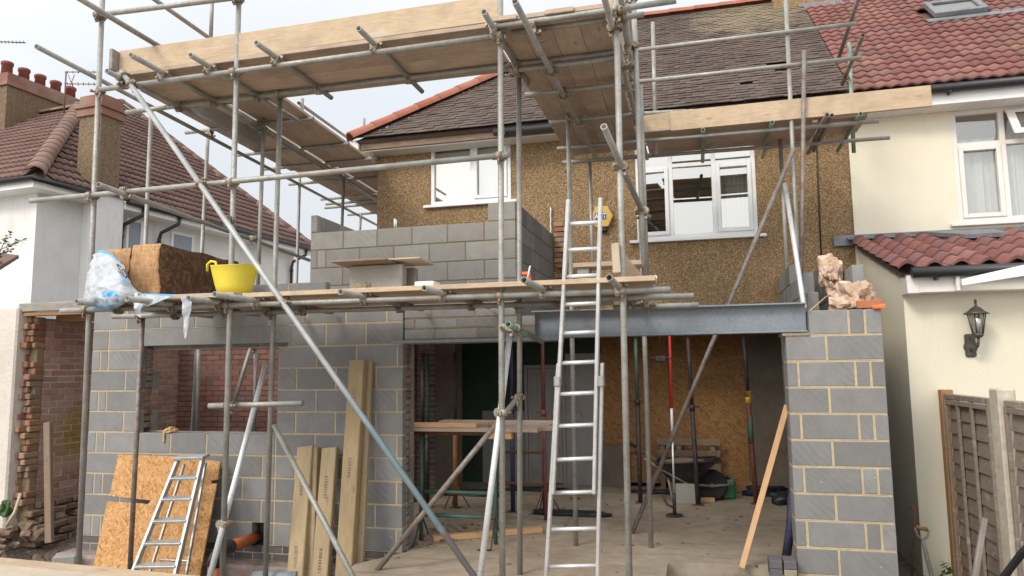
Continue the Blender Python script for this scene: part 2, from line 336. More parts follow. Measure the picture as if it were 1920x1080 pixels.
# ------------------------------------------------------------------ mesh helpers
def empty(name, loc=(0, 0, 0)):
    o = bpy.data.objects.new(name, None); o.empty_display_size = .2; COL.objects.link(o); o.location = loc; o.matrix_world = Matrix.Translation(loc); return o
def tag(o, label=None, cat=None, group=None, kind=None):
    for k, v in (('label', label), ('category', cat), ('group', group), ('kind', kind)):
        if v: o[k] = v
    return o
def thing(name, loc, label, cat, group=None): return tag(empty(name, loc), label, cat, group)
def link(name, bm, mt, parent=None, mw=None, smooth=False, recentre=True, label=None):
    bmesh.ops.recalc_face_normals(bm, faces=bm.faces)
    me = bpy.data.meshes.new(name)
    mats = mt if isinstance(mt, (list, tuple)) else [mt]
    if smooth:
        for f in bm.faces: f.smooth = True
    if mw is None:
        mw = Matrix.Identity(4)
        if recentre and parent is None and len(bm.verts):
            xs = [v.co for v in bm.verts]; c = V((sum(v.x for v in xs)/len(xs), sum(v.y for v in xs)/len(xs), min(v.z for v in xs)))
            bmesh.ops.translate(bm, verts=bm.verts, vec=-c); mw = Matrix.Translation(c)
    bm.to_mesh(me); bm.free()
    for x in mats: me.materials.append(M[x])
    o = bpy.data.objects.new(name, me); COL.objects.link(o)
    if parent is not None:
        o.parent = parent; o.matrix_parent_inverse = parent.matrix_world.inverted()
    o.matrix_basis = mw if parent is None else mw
    o.matrix_world = mw
    if label: o['label'] = label
    return o
def box(bm, lo, hi, bev=0., mi=0, rot=None):
    lo, hi = V(lo), V(hi)
    r = bmesh.ops.create_cube(bm, size=1)
    vs = r['verts']; c = (lo+hi)/2; d = hi-lo
    for v in vs: v.co = V((v.co.x*d.x, v.co.y*d.y, v.co.z*d.z))
    if rot is not None: bmesh.ops.transform(bm, matrix=rot.to_4x4(), verts=vs)
    for v in vs: v.co += c
    fs = set(f for v in vs for f in v.link_faces)
    for f in fs: f.material_index = mi
    if bev: 
        es = list(set(e for v in vs for e in v.link_edges))
        bmesh.ops.bevel(bm, geom=es, offset=bev, segments=1, affect='EDGES', profile=.5)
def frame_mat(A, B, up=(0, 0, 1)):
    A, B = V(A), V(B); x = (B-A).normalized(); up = V(up); z = (up - x*up.dot(x)).normalized(); y = z.cross(x)
    mm = Matrix((x, y, z)).transposed().to_4x4(); mm.translation = (A+B)/2; return mm
def bar(name, A, B, w, t, mt, parent=None, up=(0, 0, 1), bev=.003, label=None):
    """box whose length runs along its local X from A to B"""
    L = (V(B)-V(A)).length; bm = bmesh.new(); box(bm, (-L/2, -w/2, -t/2), (L/2, w/2, t/2), bev)
    return link(name, bm, mt, parent, frame_mat(A, B, up), label=label)
def cyl(bm, A, B, r, n=12, r2=None, cap=True, mi=0, smooth=True):
    A, B = V(A), V(B); r2 = r if r2 is None else r2
    d = B-A; q = d.to_track_quat('Z', 'Y'); ring = []
    for P, rr in ((A, r), (B, r2)):
        ring.append([bm.verts.new(P + q @ V((rr*math.cos(2*math.pi*i/n), rr*math.sin(2*math.pi*i/n), 0))) for i in range(n)])
    for i in range(n):
        f = bm.faces.new((ring[0][i], ring[0][(i+1) % n], ring[1][(i+1) % n], ring[1][i])); f.smooth = smooth; f.material_index = mi
    if cap:
        for rg in ring:
            f = bm.faces.new(rg); f.material_index = mi
    return ring
def tube_bm(L, r=.0242, n=14, inner=.0195):
    bm = bmesh.new(); xs = ((-L/2, r), (L/2, r))
    def ring(x, rr): return [bm.verts.new((x, rr*math.cos(2*math.pi*i/n), rr*math.sin(2*math.pi*i/n))) for i in range(n)]
    a, b = ring(-L/2, r), ring(L/2, r); ai, bi = ring(-L/2, inner), ring(L/2, inner)
    dd = min(.3, L*.4); aj, bj = ring(-L/2+dd, inner), ring(L/2-dd, inner)
    def q(p, s, sm=True):
        for i in range(n):
            f = bm.faces.new((p[i], p[(i+1) % n], s[(i+1) % n], s[i])); f.smooth = sm
    q(a, b); q(a, ai, False); q(b, bi, False); q(ai, aj); q(bi, bj); bm.faces.new(aj); bm.faces.new(bj)
    return bm
def path(bm, pts, r, n=10, mi=0, cap=True):
    pts = [V(p) for p in pts]; rings = []; prev = None
    for i, p in enumerate(pts):
        d = (pts[min(i+1, len(pts)-1)] - pts[max(i-1, 0)]).normalized()
        if prev is None: nx = d.orthogonal().normalized()
        else: nx = (prev - d*prev.dot(d)).normalized()
        prev = nx; ny = d.cross(nx); rr = r[i] if isinstance(r, (list, tuple)) else r
        rings.append([bm.verts.new(p + nx*rr*math.cos(2*math.pi*k/n) + ny*rr*math.sin(2*math.pi*k/n)) for k in range(n)])
    for a, b in zip(rings, rings[1:]):
        for k in range(n):
            f = bm.faces.new((a[k], a[(k+1) % n], b[(k+1) % n], b[k])); f.smooth = True; f.material_index = mi
    if cap:
        for rg in (rings[0], rings[-1]): f = bm.faces.new(rg); f.material_index = mi
def poly(bm, pts, thick, n=None, mi=0):
    """flat polygon extruded by thick along n"""
    pts = [V(p) for p in pts]
    if n is None:
        n = V((0, 0, 0))
        for i, p in enumerate(pts):
            q = pts[(i+1) % len(pts)]; n += p.cross(q)
        n.normalize()
    n = V(n); a = [bm.verts.new(p) for p in pts]; b = [bm.verts.new(p + n*thick) for p in pts]
    fs = [bm.faces.new(a), bm.faces.new(list(reversed(b)))]
    for i in range(len(pts)):
        j = (i+1) % len(pts); fs.append(bm.faces.new((a[i], b[i], b[j], a[j])))
    for f in fs: f.material_index = mi
def lathe(bm, c, prof, n=20, mi=0, axis=None):
    c = V(c); q = (V(axis) if axis else V((0, 0, 1))).to_track_quat('Z', 'Y'); rings = []
    for r, z in prof:
        rings.append([bm.verts.new(c + q @ V((r*math.cos(2*math.pi*i/n), r*math.sin(2*math.pi*i/n), z))) for i in range(n)])
    for a, b in zip(rings, rings[1:]):
        for i in range(n):
            f = bm.faces.new((a[i], a[(i+1) % n], b[(i+1) % n], b[i])); f.smooth = True; f.material_index = mi
    for rg in (rings[0], rings[-1]): f = bm.faces.new(rg); f.material_index = mi
def lump(bm, c, s, seed=0, sub=3, amp=.25, mi=0, flat=True):
    rnd = random.Random(seed); r = bmesh.ops.create_icosphere(bm, subdivisions=sub, radius=1)
    from mathutils import noise as NZ
    off = V((rnd.random()*50, rnd.random()*50, rnd.random()*50))
    for v in r['verts']:
        d = v.co.normalized(); k = 1 + amp*NZ.noise(d*1.3+off)*1.6 + amp*.6*NZ.noise(d*3.4+off) + amp*.35*NZ.noise(d*8+off)
        p = d*k; p = V((max(-.97, min(.97, p.x)), max(-.95, min(.95, p.y)), max(-.8, min(1., p.z))))
        v.co = V((c[0]+p.x*s[0], c[1]+p.y*s[1], c[2]+p.z*s[2]))
    for f in set(f for v in r['verts'] for f in v.link_faces): f.material_index = mi; f.smooth = not flat
def text_mesh(txt, size=1.):
    cu = bpy.data.curves.new('letters', 'FONT'); cu.body = txt; cu.size = size; cu.align_x = 'CENTER'; cu.align_y = 'CENTER'; cu.offset = size*.012
    o = bpy.data.objects.new('letters', cu); COL.objects.link(o); bpy.context.view_layer.update()
    me = bpy.data.meshes.new_from_object(o.evaluated_get(bpy.context.evaluated_depsgraph_get()))
    bpy.data.objects.remove(o); bpy.data.curves.remove(cu); return me

# ------------------------------------------------------------------ masonry and tiles
def masonry(bm, O, u, n, rows, thick, j=.013, bev=.004, rec=.005, jit=.0015, mi=(0, 1), skip=None, rng=random):
    """rows = list of (z0, height, [(x0, length), ...]) along direction u from O; face towards -n, wall goes back by thick along n"""
    O, u, n = V(O), V(u), V(n); z = V((0, 0, 1))
    mm = Matrix((u, n, z)).transposed().to_4x4(); mm.translation = O
    for z0, h, cells in rows:
        for x0, L in cells:
            if skip and skip(x0+L/2, z0+h/2): continue
            sol = lambda x, z: any(zz <= z < zz+hh and any(c <= x < c+l and not (skip and skip(c+l/2, zz+hh/2)) for c, l in cc) for zz, hh, cc in rows)
            ml = 0.0005 if sol(x0-.01, z0+h/2) else j/2+.003; mr = 0.0005 if sol(x0+L+.01, z0+h/2) else j/2+.003
            mt = .0015 if sol(x0+L/2, z0+h+.01) or sol(x0+.02, z0+h+.01) or sol(x0+L-.02, z0+h+.01) else j/2+.004
            k = len(bm.verts); bm.verts.ensure_lookup_table()
            o = rng.uniform(-jit, jit); t = rng.uniform(-jit, jit)
            sub = bmesh.new(); box(sub, (x0+j/2, o, z0+j/2), (x0+L-j/2, thick+o, z0+h-j/2), bev, mi[0])
            box(sub, (x0+ml, rec, z0+.0005), (x0+L-mr, thick-rec, z0+h-mt), 0, mi[1])
            bmesh.ops.transform(sub, matrix=mm, verts=sub.verts)
            me = bpy.data.meshes.new('tmp'); sub.to_mesh(me); sub.free(); bm.from_mesh(me); bpy.data.meshes.remove(me)
def run(length, first, unit):
    out = []; x = 0.
    if first: out.append((0., min(first, length))); x = first
    while x < length-.02:
        L = min(unit, length-x)
        if length-x-L < .06: L = length-x
        out.append((x, L)); x += L
    return out
def courses(z0, z1, h, length, unit, firsts):
    rows = []; z = z0; k = 0
    while z < z1-.01:
        rows.append((z, min(h, z1-z), run(length, firsts[k % len(firsts)], unit))); z += h; k += 1
    return rows
def tiles(bm, O, u, v, width, height, tw, rh, prof, thick=.012, lap=.03, inside=None, jit=.003, stagger=True, rng=random, mi=0):
    """courses of tiles on the plane O + a*u + b*v; prof(t) gives the height of the tile surface across 0..1"""
    O, u, v = V(O), V(u), V(v); n = u.cross(v).normalized()
    if n.z < 0: n = -n
    ns = len(prof)-1; rows = int(height/rh+.999)
    for r in range(rows):
        off = (tw/2 if (stagger and r % 2) else 0.)
        for c in range(-1, int(width/tw)+2):
            a0 = c*tw+off
            a0c, a1c = max(a0, 0.), min(a0+tw, width)
            if a1c-a0c < .02: continue
            if inside and not inside((a0c+a1c)/2, r*rh+rh*.5): continue
            dj = rng.uniform(-jit, jit); tj = rng.uniform(-jit, jit)
            b0, b1 = r*rh+dj, min((r+1)*rh+lap, height+.02)
            lo, hi, bt = [], [], []
            for i in range(ns+1):
                t = i/ns; a = a0+.0015+(tw-.003)*t; a = max(a, 0.) if a0 < 0 else min(a, width)
                h = prof[i]
                lo.append(bm.verts.new(O+u*a+v*b0+n*(h+2*thick+tj))); hi.append(bm.verts.new(O+u*a+v*b1+n*(h+thick*.3+tj*.3)))
                bt.append(bm.verts.new(O+u*a+v*(b0+.002)+n*(h*.82+thick*.5)))
            for i in range(ns):
                f = bm.faces.new((lo[i], lo[i+1], hi[i+1], hi[i])); f.smooth = ns > 2; f.material_index = mi
                f = bm.faces.new((bt[i], bt[i+1], lo[i+1], lo[i])); f.material_index = mi
def half_round(bm, A, B, r, seg=.38, up=(0, 0, 1), mi=0, over=.02):
    A, B = V(A), V(B); L = (B-A).length; d = (B-A)/L; s = d.cross(V(up)).normalized(); t = s.cross(d); k = 0; x = 0.
    while x < L-.01:
        x1 = min(x+seg, L); n = 9; r0, r1 = r*1.06, r*.97
        rings = []
        for xx, rr in ((x, r0), (x1+over, r1), (x, r0-.02)):
            rings.append([bm.verts.new(A+d*xx+s*rr*math.cos(math.pi*i/n)+t*rr*math.sin(math.pi*i/n)*.85) for i in range(n+1)])
        for i in range(n):
            f = bm.faces.new((rings[0][i], rings[0][i+1], rings[1][i+1], rings[1][i])); f.smooth = True; f.material_index = mi
            f = bm.faces.new((rings[0][i], rings[0][i+1], rings[2][i+1], rings[2][i])); f.material_index = mi
        x = x1

# ================================================================== SETTING
def ground():
    from mathutils import noise as NZ
    bm = bmesh.new(); big = 400
    r = bmesh.ops.create_grid(bm, x_segments=150, y_segments=110, size=1)
    for v in bm.verts:
        x = -11.5 + (v.co.x+1)/2*16; y = 3.4 + (v.co.y+1)/2*10.6
        z = -.30 + .05*NZ.noise(V((x*.9, y*.9, 0))) + .03*NZ.noise(V((x*4, y*4, 3))) + .02*NZ.noise(V((x*11, y*11, 7)))
        d = max(0., min(1., (-6.75-x)/.9)); z += d*(.14*max(0., min(1., (y-6.2)/1.3)) + .09*NZ.noise(V((x*5, y*5, 1))))
        if y > 6.6 and x > -6.7: z = min(z, -.3)
        v.co = V((x, y, z))
    o = link('ground', bm, 'dirt', recentre=False, smooth=True); tag(o, kind='structure')
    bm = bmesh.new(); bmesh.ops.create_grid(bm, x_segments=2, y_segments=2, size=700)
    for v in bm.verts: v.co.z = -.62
    o = link('garden_ground', bm, 'bounce_pale', recentre=False); tag(o, kind='structure')
    bm = bmesh.new(); box(bm, (-30, -25, -.6), (12, 3.45, -.37), .0); o = link('bounce_slab', bm, 'bounce_pale', recentre=False); tag(o, kind='structure')  # added slab out of view, throws light up under the scaffold boards
    bm = bmesh.new()
    box(bm, (-6.35, 7.12, -.25), (1.35, 13.6, 0), .0)                      # slab indoors
    poly(bm, [(-2.86, 6.86, 0), (-3.15, 6.35, 0), (-3.05, 5.2, 0), (-2.2, 4.2, 0), (-.36, 4.0, 0), (-.36, 7.02, 0), (.71, 7.06, 0), (.71, 7.119, 0), (-2.86, 7.119, 0)], -.3, (0, 0, 1))
    o = link('concrete_slab', bm, 'concrete', recentre=False); tag(o, kind='structure')
    bm = bmesh.new(); box(bm, (-6.85, 6.62, -.6), (-2.87, 7.0, -.155), .03); box(bm, (.66, 6.66, -.6), (1.7, 7.0, -.1), .03)
    o = link('foundation_strip', bm, 'footing', recentre=False); tag(o, kind='structure')
ground()

# ================================================================== NEW BLOCKWORK
Y0 = 6.82
def front_wall():
    X0, X1 = -6.67, -2.88; L = X1-X0
    t = thing('block_wall', (X0+L/2, Y0, -.3), 'grey blockwork front wall with an unglazed window opening and pale mortar, behind the scaffold', 'wall')
    wl, wr = -6.0-X0, -4.3-X0
    def skip(x, z):
        if wl < x < wr and 1.125 < z < 2.06: return True
        return 2.13 < x < 2.25 and -.02 < z < .2
    rows = []
    for k in range(12):
        z0 = k*.225; cells = []
        if k < 9:
            if k % 2 == 0: cells = [(0, .12), (.12, .11), (.23, wl-.23)]
            else: cells = [(0, .47), (.47, wl-.47)]
        x = wl if k < 9 else 0
        if k >= 9: cells = run(L, .225 if k % 2 else 0, .45); rows.append((z0, .225, cells)); continue
        rest = run(wr-wl, .2 if k % 2 else .42, .45); cells += [(wl+a, b) for a, b in rest]
        if k == 0:                                                   # blocks cut round the drain hole
            cells = [c for c in cells if c[0]+c[1] < 1.95] 
            xs = [max(a+b for a, b in cells), 2.13, 2.25, wr]; cells += [(a, b-a) for a, b in zip(xs, xs[1:])]
        last = run(L-wr, .225 if k % 2 else 0, .45); cells += [(wr+a, b) for a, b in last]
        rows.append((z0, .225, cells))
    rows[10] = (2.25, .225, rows[10][2]); rows[11] = (2.475, .225, [c for c in rows[11][2] if 1.75 < c[0] < 2.7])
    bm = bmesh.new()
    masonry(bm, (X0, Y0, 0), (1, 0, 0), (0, 1, 0), rows, .10, j=.016, mi=(0, 1), skip=lambda x, z: skip(x, z-.0) or (k1(x, z)))
    link('outer_leaf', bm, ['block', 'mortar_sand'], t)
    bm = bmesh.new(); masonry(bm, (X0, Y0, -.15), (1, 0, 0), (0, 1, 0), [(0, .075, run(L, .11, .225)), (.075, .0745, run(L, 0, .225))], .102, j=.011, bev=.003)
    link('brick_plinth', bm, ['brick_blue', 'mortar_sand'], t)
    bm = bmesh.new()
    r2 = [(k*.225-.15 if k == 0 else k*.225, .375 if k == 0 else .225, run(L, .225 if k % 2 else 0, .45)) for k in range(10)]
    masonry(bm, (X0, Y0+.2, 0), (1, 0, 0), (0, 1, 0), r2, .10, skip=lambda x, z: wl < x < wr and 1.125 < z < 2.06)
    link('inner_leaf', bm, ['block', 'mortar_sand'], t)
    bm = bmesh.new()
    for xa in (X1-.05, X0+wl-.05, X0+wr+.05):                        # raw brick and mortar closing the cavity
        for k in range(30 if xa == X1-.05 else 12):
            z0 = -.1+k*.072 if xa == X1-.05 else 1.16+k*.074
            if z0 > 2.0: break
            box(bm, (xa-.045-random.random()*.008, Y0+.103, z0), (xa+.043+random.random()*.014, Y0+.197, z0+.066), .01)
    link('cavity_closer', bm, 'brick_dusty', t)
    bm = bmesh.new(); box(bm, (X0+wl-.16, Y0-.004, 2.064), (X0+wr+.16, Y0+.103, 2.246), .005)
    link('window_lintel', bm, 'block', t)
    bm = bmesh.new(); masonry(bm, (-2.88, Y0, 2.065), (1, 0, 0), (0, 1, 0), [(0, .105, run(1.36, .33, .45)), (.105, .105, run(1.36, .12, .45)), (.21, .2, run(1.2, .3, .45))], .1, j=.016)
    link('blocks_over_opening', bm, ['block', 'mortar_brown'], t)
    bm = bmesh.new(); box(bm, (-3.0, Y0-.02, 2.03), (-1.3, Y0+.3, 2.062), .004)
    link('opening_lintel', bm, 'steel_paint', t)
def k1(x, z): return z < 2.25 and 2.064 < z and (-6.0+6.67-.16) < x < (-4.3+6.67+.16)
front_wall()
def pier():
    t = thing('block_pier', (1.12, Y0, -.1), 'grey blockwork pier with thick yellow mortar carrying the right end of the steel beam', 'pier')
    pats = [[.34, .46], [.10, .46, .12, .12]]; rows = []
    for k in range(9):
        z0 = k*.225; p = [.47, .17, .17] if False else pats[k % 2]; x = 0; c = []
        for w in p: c.append((x, w)); x += w
        rows.append((z0, .225, c))
    rows.append((2.025, .225, [(.2, .33), (.53, .13), (.66, .14)]))
    rows.insert(0, (-.225, .225, [(0, .45), (.45, .35)]))
    bm = bmesh.new(); masonry(bm, (.72, Y0, 0), (1, 0, 0), (0, 1, 0), rows, .28, j=.019)
    link('blockwork', bm, ['block', 'mortar_sand'], t)
    bm = bmesh.new(); box(bm, (.7, Y0-.01, 2.02), (.93, Y0+.27, 2.052), .006)
    link('padstone', bm, 'mortar_lump', t)
pier()
def boundary_wall():
    t = thing('stepped_block_wall', (1.3, 8.6, 0), 'grey blockwork side wall with unfinished stepped top behind the pier', 'wall')
    for name, x0, steps in (('inner_leaf', 1.03, [(7.1, 7.55, 2.25), (7.55, 8.0, 2.475), (8.0, 8.9, 2.70), (8.9, 9.55, 2.925), (9.55, 10.19, 3.02)]),
                            ('outer_leaf', 1.40, [(7.1, 7.45, 2.475), (7.45, 7.95, 2.60), (7.95, 8.7, 2.80), (8.7, 10.19, 2.93)])):
        bm = bmesh.new(); rows = []
        for k in range(15):
            z0 = k*.225; cells = []
            for a, b in run(3.09, .225 if k % 2 else 0, .45):
                cells.append((a, b))
            rows.append((z0, .225, cells))
        def skip(x, z, steps=steps):
            for a, b, zt in steps:
                if a <= 7.1+x < b: return z > zt
            return True
        masonry(bm, (x0, 7.1, 0), (0, 1, 0), (1, 0, 0), rows, .10, skip=skip)
        link(name, bm, ['block', 'mortar_brown'], t)
boundary_wall()
def upper_block():
    t = thing('upper_block_wall', (-3.3, 8.0, 2.3), 'new grey block walls of the first floor extension, unfinished, under the upper scaffold', 'wall')
    X0, X1, YF = -4.63, -2.0, 8.0; L = X1-X0; zt = 3.475
    def firsts(k): return [.45, .17][k % 2]
    rows = []
    for k in range(5):
        z0 = zt-(k+1)*.225
        cells = run(L, .45 if k % 2 == 0 else .1, .45)
        if k % 2: cells = [(0, .1), (.1, .12)] + [(a+.22, b) for a, b in run(L-.22, 0, .45)]
        rows.append((z0, .225, cells))
    rows.append((zt, .225, [(0, .1)])); rows.append((zt, .225, [(L-.34, .34)]))
    bm = bmesh.new(); masonry(bm, (X0, YF, 0), (1, 0, 0), (0, 1, 0), rows, .1, j=.014)
    link('front_wall', bm, ['block_pale', 'mortar_brown'], t)
    bm = bmesh.new(); rows = [(zt-(k+1)*.225, .225, run(2.08, .225 if k % 2 else 0, .45)) for k in range(5)]; rows.append((zt, .225, run(2.08, .45, .45)))
    masonry(bm, (X1, YF+.102, 0), (0, 1, 0), (-1, 0, 0), rows, .1, j=.014)
    link('return_wall', bm, ['block', 'mortar_brown'], t)
    bm = bmesh.new(); rows = [(zt-(k+1)*.225, .225, run(2.08, .225 if k % 2 else 0, .45)) for k in range(5)]; rows.append((zt, .22, run(1.3, .45, .45)))
    masonry(bm, (X0, YF+.102, 0), (0, 1, 0), (1, 0, 0), rows, .1, j=.014)
    link('left_return_wall', bm, ['block_pale', 'mortar_brown'], t)
    bm = bmesh.new(); box(bm, (X0-.02, YF-.03, 2.23), (X1+.02, 10.1, 2.345)); link('floor_deck', bm, 'old_wood', t)
upper_block()
def steel_beam():
    bm = bmesh.new(); xa, xb, y0, z0, z1 = -1.56, .915, 6.80, 2.055, 2.315
    box(bm, (xa, y0, z0), (xb, y0+.2, z0+.014), .002); box(bm, (xa, y0, z1-.014), (xb, y0+.2, z1), .002)
    box(bm, (xa, y0+.094, z0+.0135), (xb, y0+.106, z1-.0135), 0)
    for s in (-1, 1):                                                 # root fillets
        box(bm, (xa, y0+.1+s*.011-.006, z0+.0132), (xb, y0+.1+s*.011+.006, z0+.026), 0); box(bm, (xa, y0+.1+s*.011-.006, z1-.026), (xb, y0+.1+s*.011+.006, z1-.0132), 0)
    tag(link('steel_beam', bm, 'steel_paint'), 'grey steel I beam spanning the wide ground floor opening', 'steel beam')
steel_beam()

# ================================================================== MAIN HOUSE
HY = 10.2
def window_unit(t, x0, x1, z0, z1, y, lights, sill=True, warm='upvc', fr=.055, back='blind', pane='pane', sillw=.09):
    """lights = list of (xa, xb, za, zb, opening) as fractions"""
    w = empty('window', (x0, y, z0)); w.parent = t; w.matrix_parent_inverse = t.matrix_world.inverted()
    fbm = bmesh.new(); pbm = bmesh.new(); d = .06
    W_, H_ = x1-x0, z1-z0
    xs = sorted(set([0., 1.]+[a for l in lights for a in l[:2]]))
    box(fbm, (x0, y-.02, z0), (x0+fr, y+d, z1), .004); box(fbm, (x1-fr, y-.02, z0), (x1, y+d, z1), .004)
    box(fbm, (x0+fr, y-.0195, z0), (x1-fr, y+d-.001, z0+fr), .004); box(fbm, (x0+fr, y-.0195, z1-fr), (x1-fr, y+d-.001, z1), .004)
    for xa in xs[1:-1]:
        X = x0+xa*W_; box(fbm, (X-fr*.55, y-.0185, z0+fr), (X+fr*.55, y+d-.002, z1-fr), .004)
    zs = sorted(set(round(a, 4) for l in lights for a in l[2:4]))
    for xa, xb, za, zb, op in lights:
        X, X2, Z, Z2 = x0+xa*W_, x0+xb*W_, z0+za*H_, z0+zb*H_
        ia = fr if xa == 0 else fr*.55; ib = fr if xb == 1 else fr*.55; ja = fr if za == 0 else fr*.5; jb = fr if zb == 1 else fr*.5
        if zb < 1: box(fbm, (X+ia, y-.018, Z2-fr*.5), (X2-ib, y+d-.003, Z2+fr*.5), .004)
        if op:
            s = .055; q = (X+ia, X2-ib, Z+ja, Z2-jb)
            box(fbm, (q[0], y-.04, q[2]), (q[0]+s, y+.02, q[3]), .006); box(fbm, (q[1]-s, y-.04, q[2]), (q[1], y+.02, q[3]), .006)
            box(fbm, (q[0]+s, y-.0395, q[2]), (q[1]-s, y+.0195, q[2]+s), .006); box(fbm, (q[0]+s, y-.0395, q[3]-s), (q[1]-s, y+.0195, q[3]), .006)
            ia += s; ib += s; ja += s; jb += s
        rx, rz = random.uniform(-.012, .012), random.uniform(-.012, .012)
        vs = [pbm.verts.new(p) for p in ((X+ia-.005, y+.012+rx, Z+ja-.005), (X2-ib+.005, y+.012-rx, Z+ja-.005), (X2-ib+.005, y+.012-rx+rz, Z2-jb+.005), (X+ia-.005, y+.012+rx+rz, Z2-jb+.005))]
        pbm.faces.new(vs)
    def sub(nm, bm, mt):
        me_o = link(nm, bm, mt, w); return me_o
    sub('frame', fbm, warm); sub('pane', pbm, pane)
    if sill:
        b = bmesh.new(); box(b, (x0-.1, y-sillw, z0-.045), (x1+.1, y+.03, z0-.003), .006); sub('sill', b, warm)
    b = bmesh.new(); box(b, (x0+.01, y+.1, z0+.01), (x1-.01, y+.115, z1-.01))
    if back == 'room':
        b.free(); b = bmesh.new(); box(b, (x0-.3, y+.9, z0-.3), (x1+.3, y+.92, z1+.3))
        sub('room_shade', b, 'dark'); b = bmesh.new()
        n = 26; xa, xb = x0+.03, x0+.16; 
        for q0, q1 in ((x0+.02, x0+.14), (x1-.5, x1-.03)):
            vs = []
            for i in range(n+1):
                X = q0+(q1-q0)*i/n; yy = y+.13+.025*math.sin(i*1.9); vs.append((b.verts.new((X, yy, z0+.02)), b.verts.new((X, yy, z1-.03))))
            for a, c in zip(vs, vs[1:]): b.faces.new((a[0], c[0], c[1], a[1]))
        sub('curtain', b, 'net')
    elif back == 'net':
        b.free(); b = bmesh.new(); n = 90; vs = []
        for i in range(n+1):
            X = x0+.02+(W_-.04)*i/n; yy = y+.13+.02*math.sin(i*.9)+.012*math.sin(i*2.3); vs.append((b.verts.new((X, yy, z0+.02)), b.verts.new((X, yy, z0+H_*.76))))
        for a, c in zip(vs, vs[1:]): b.faces.new((a[0], c[0], c[1], a[1]))
        box(b, (x0+.01, y+.6, z0+.1), (x1-.01, y+.62, z1)); sub('net_curtain', b, 'net')
    else: sub('blind', b, back)
    return w
def wall_holes(bm, x0, x1, z0, z1, y, th, holes, mi=0):
    xs = sorted(set([x0, x1]+[h for q in holes for h in q[:2]])); zs = sorted(set([z0, z1]+[h for q in holes for h in q[2:]]))
    g = {}
    def vv(x, z, yy):
        k = (round(x, 4), round(z, 4), round(yy, 4))
        if k not in g: g[k] = bm.verts.new((x, yy, z))
        return g[k]
    def solid(i, k):
        if i < 0 or k < 0 or i >= len(xs)-1 or k >= len(zs)-1: return False
        cx, cz = (xs[i]+xs[i+1])/2, (zs[k]+zs[k+1])/2
        return not any(q[0] < cx < q[1] and q[2] < cz < q[3] for q in holes)
    for i in range(len(xs)-1):
        for k in range(len(zs)-1):
            if not solid(i, k): continue
            a, b, c, d = xs[i], xs[i+1], zs[k], zs[k+1]
            bm.faces.new([vv(a, c, y), vv(b, c, y), vv(b, d, y), vv(a, d, y)]); bm.faces.new([vv(a, d, y+th), vv(b, d, y+th), vv(b, c, y+th), vv(a, c, y+th)])
            if not solid(i-1, k): bm.faces.new([vv(a, c, y), vv(a, d, y), vv(a, d, y+th), vv(a, c, y+th)])
            if not solid(i+1, k): bm.faces.new([vv(b, d, y), vv(b, c, y), vv(b, c, y+th), vv(b, d, y+th)])
            if not solid(i, k-1): bm.faces.new([vv(b, c, y), vv(a, c, y), vv(a, c, y+th), vv(b, c, y+th)])
            if not solid(i, k+1): bm.faces.new([vv(a, d, y), vv(b, d, y), vv(b, d, y+th), vv(a, d, y+th)])
EZ, RY, RZ = 5.25, 13.5, 8.38            # eaves height, ridge line
PARTY = 1.98
SL = V((0, RY-9.8, RZ-EZ)); SLL = SL.length; SV = SL.normalized()
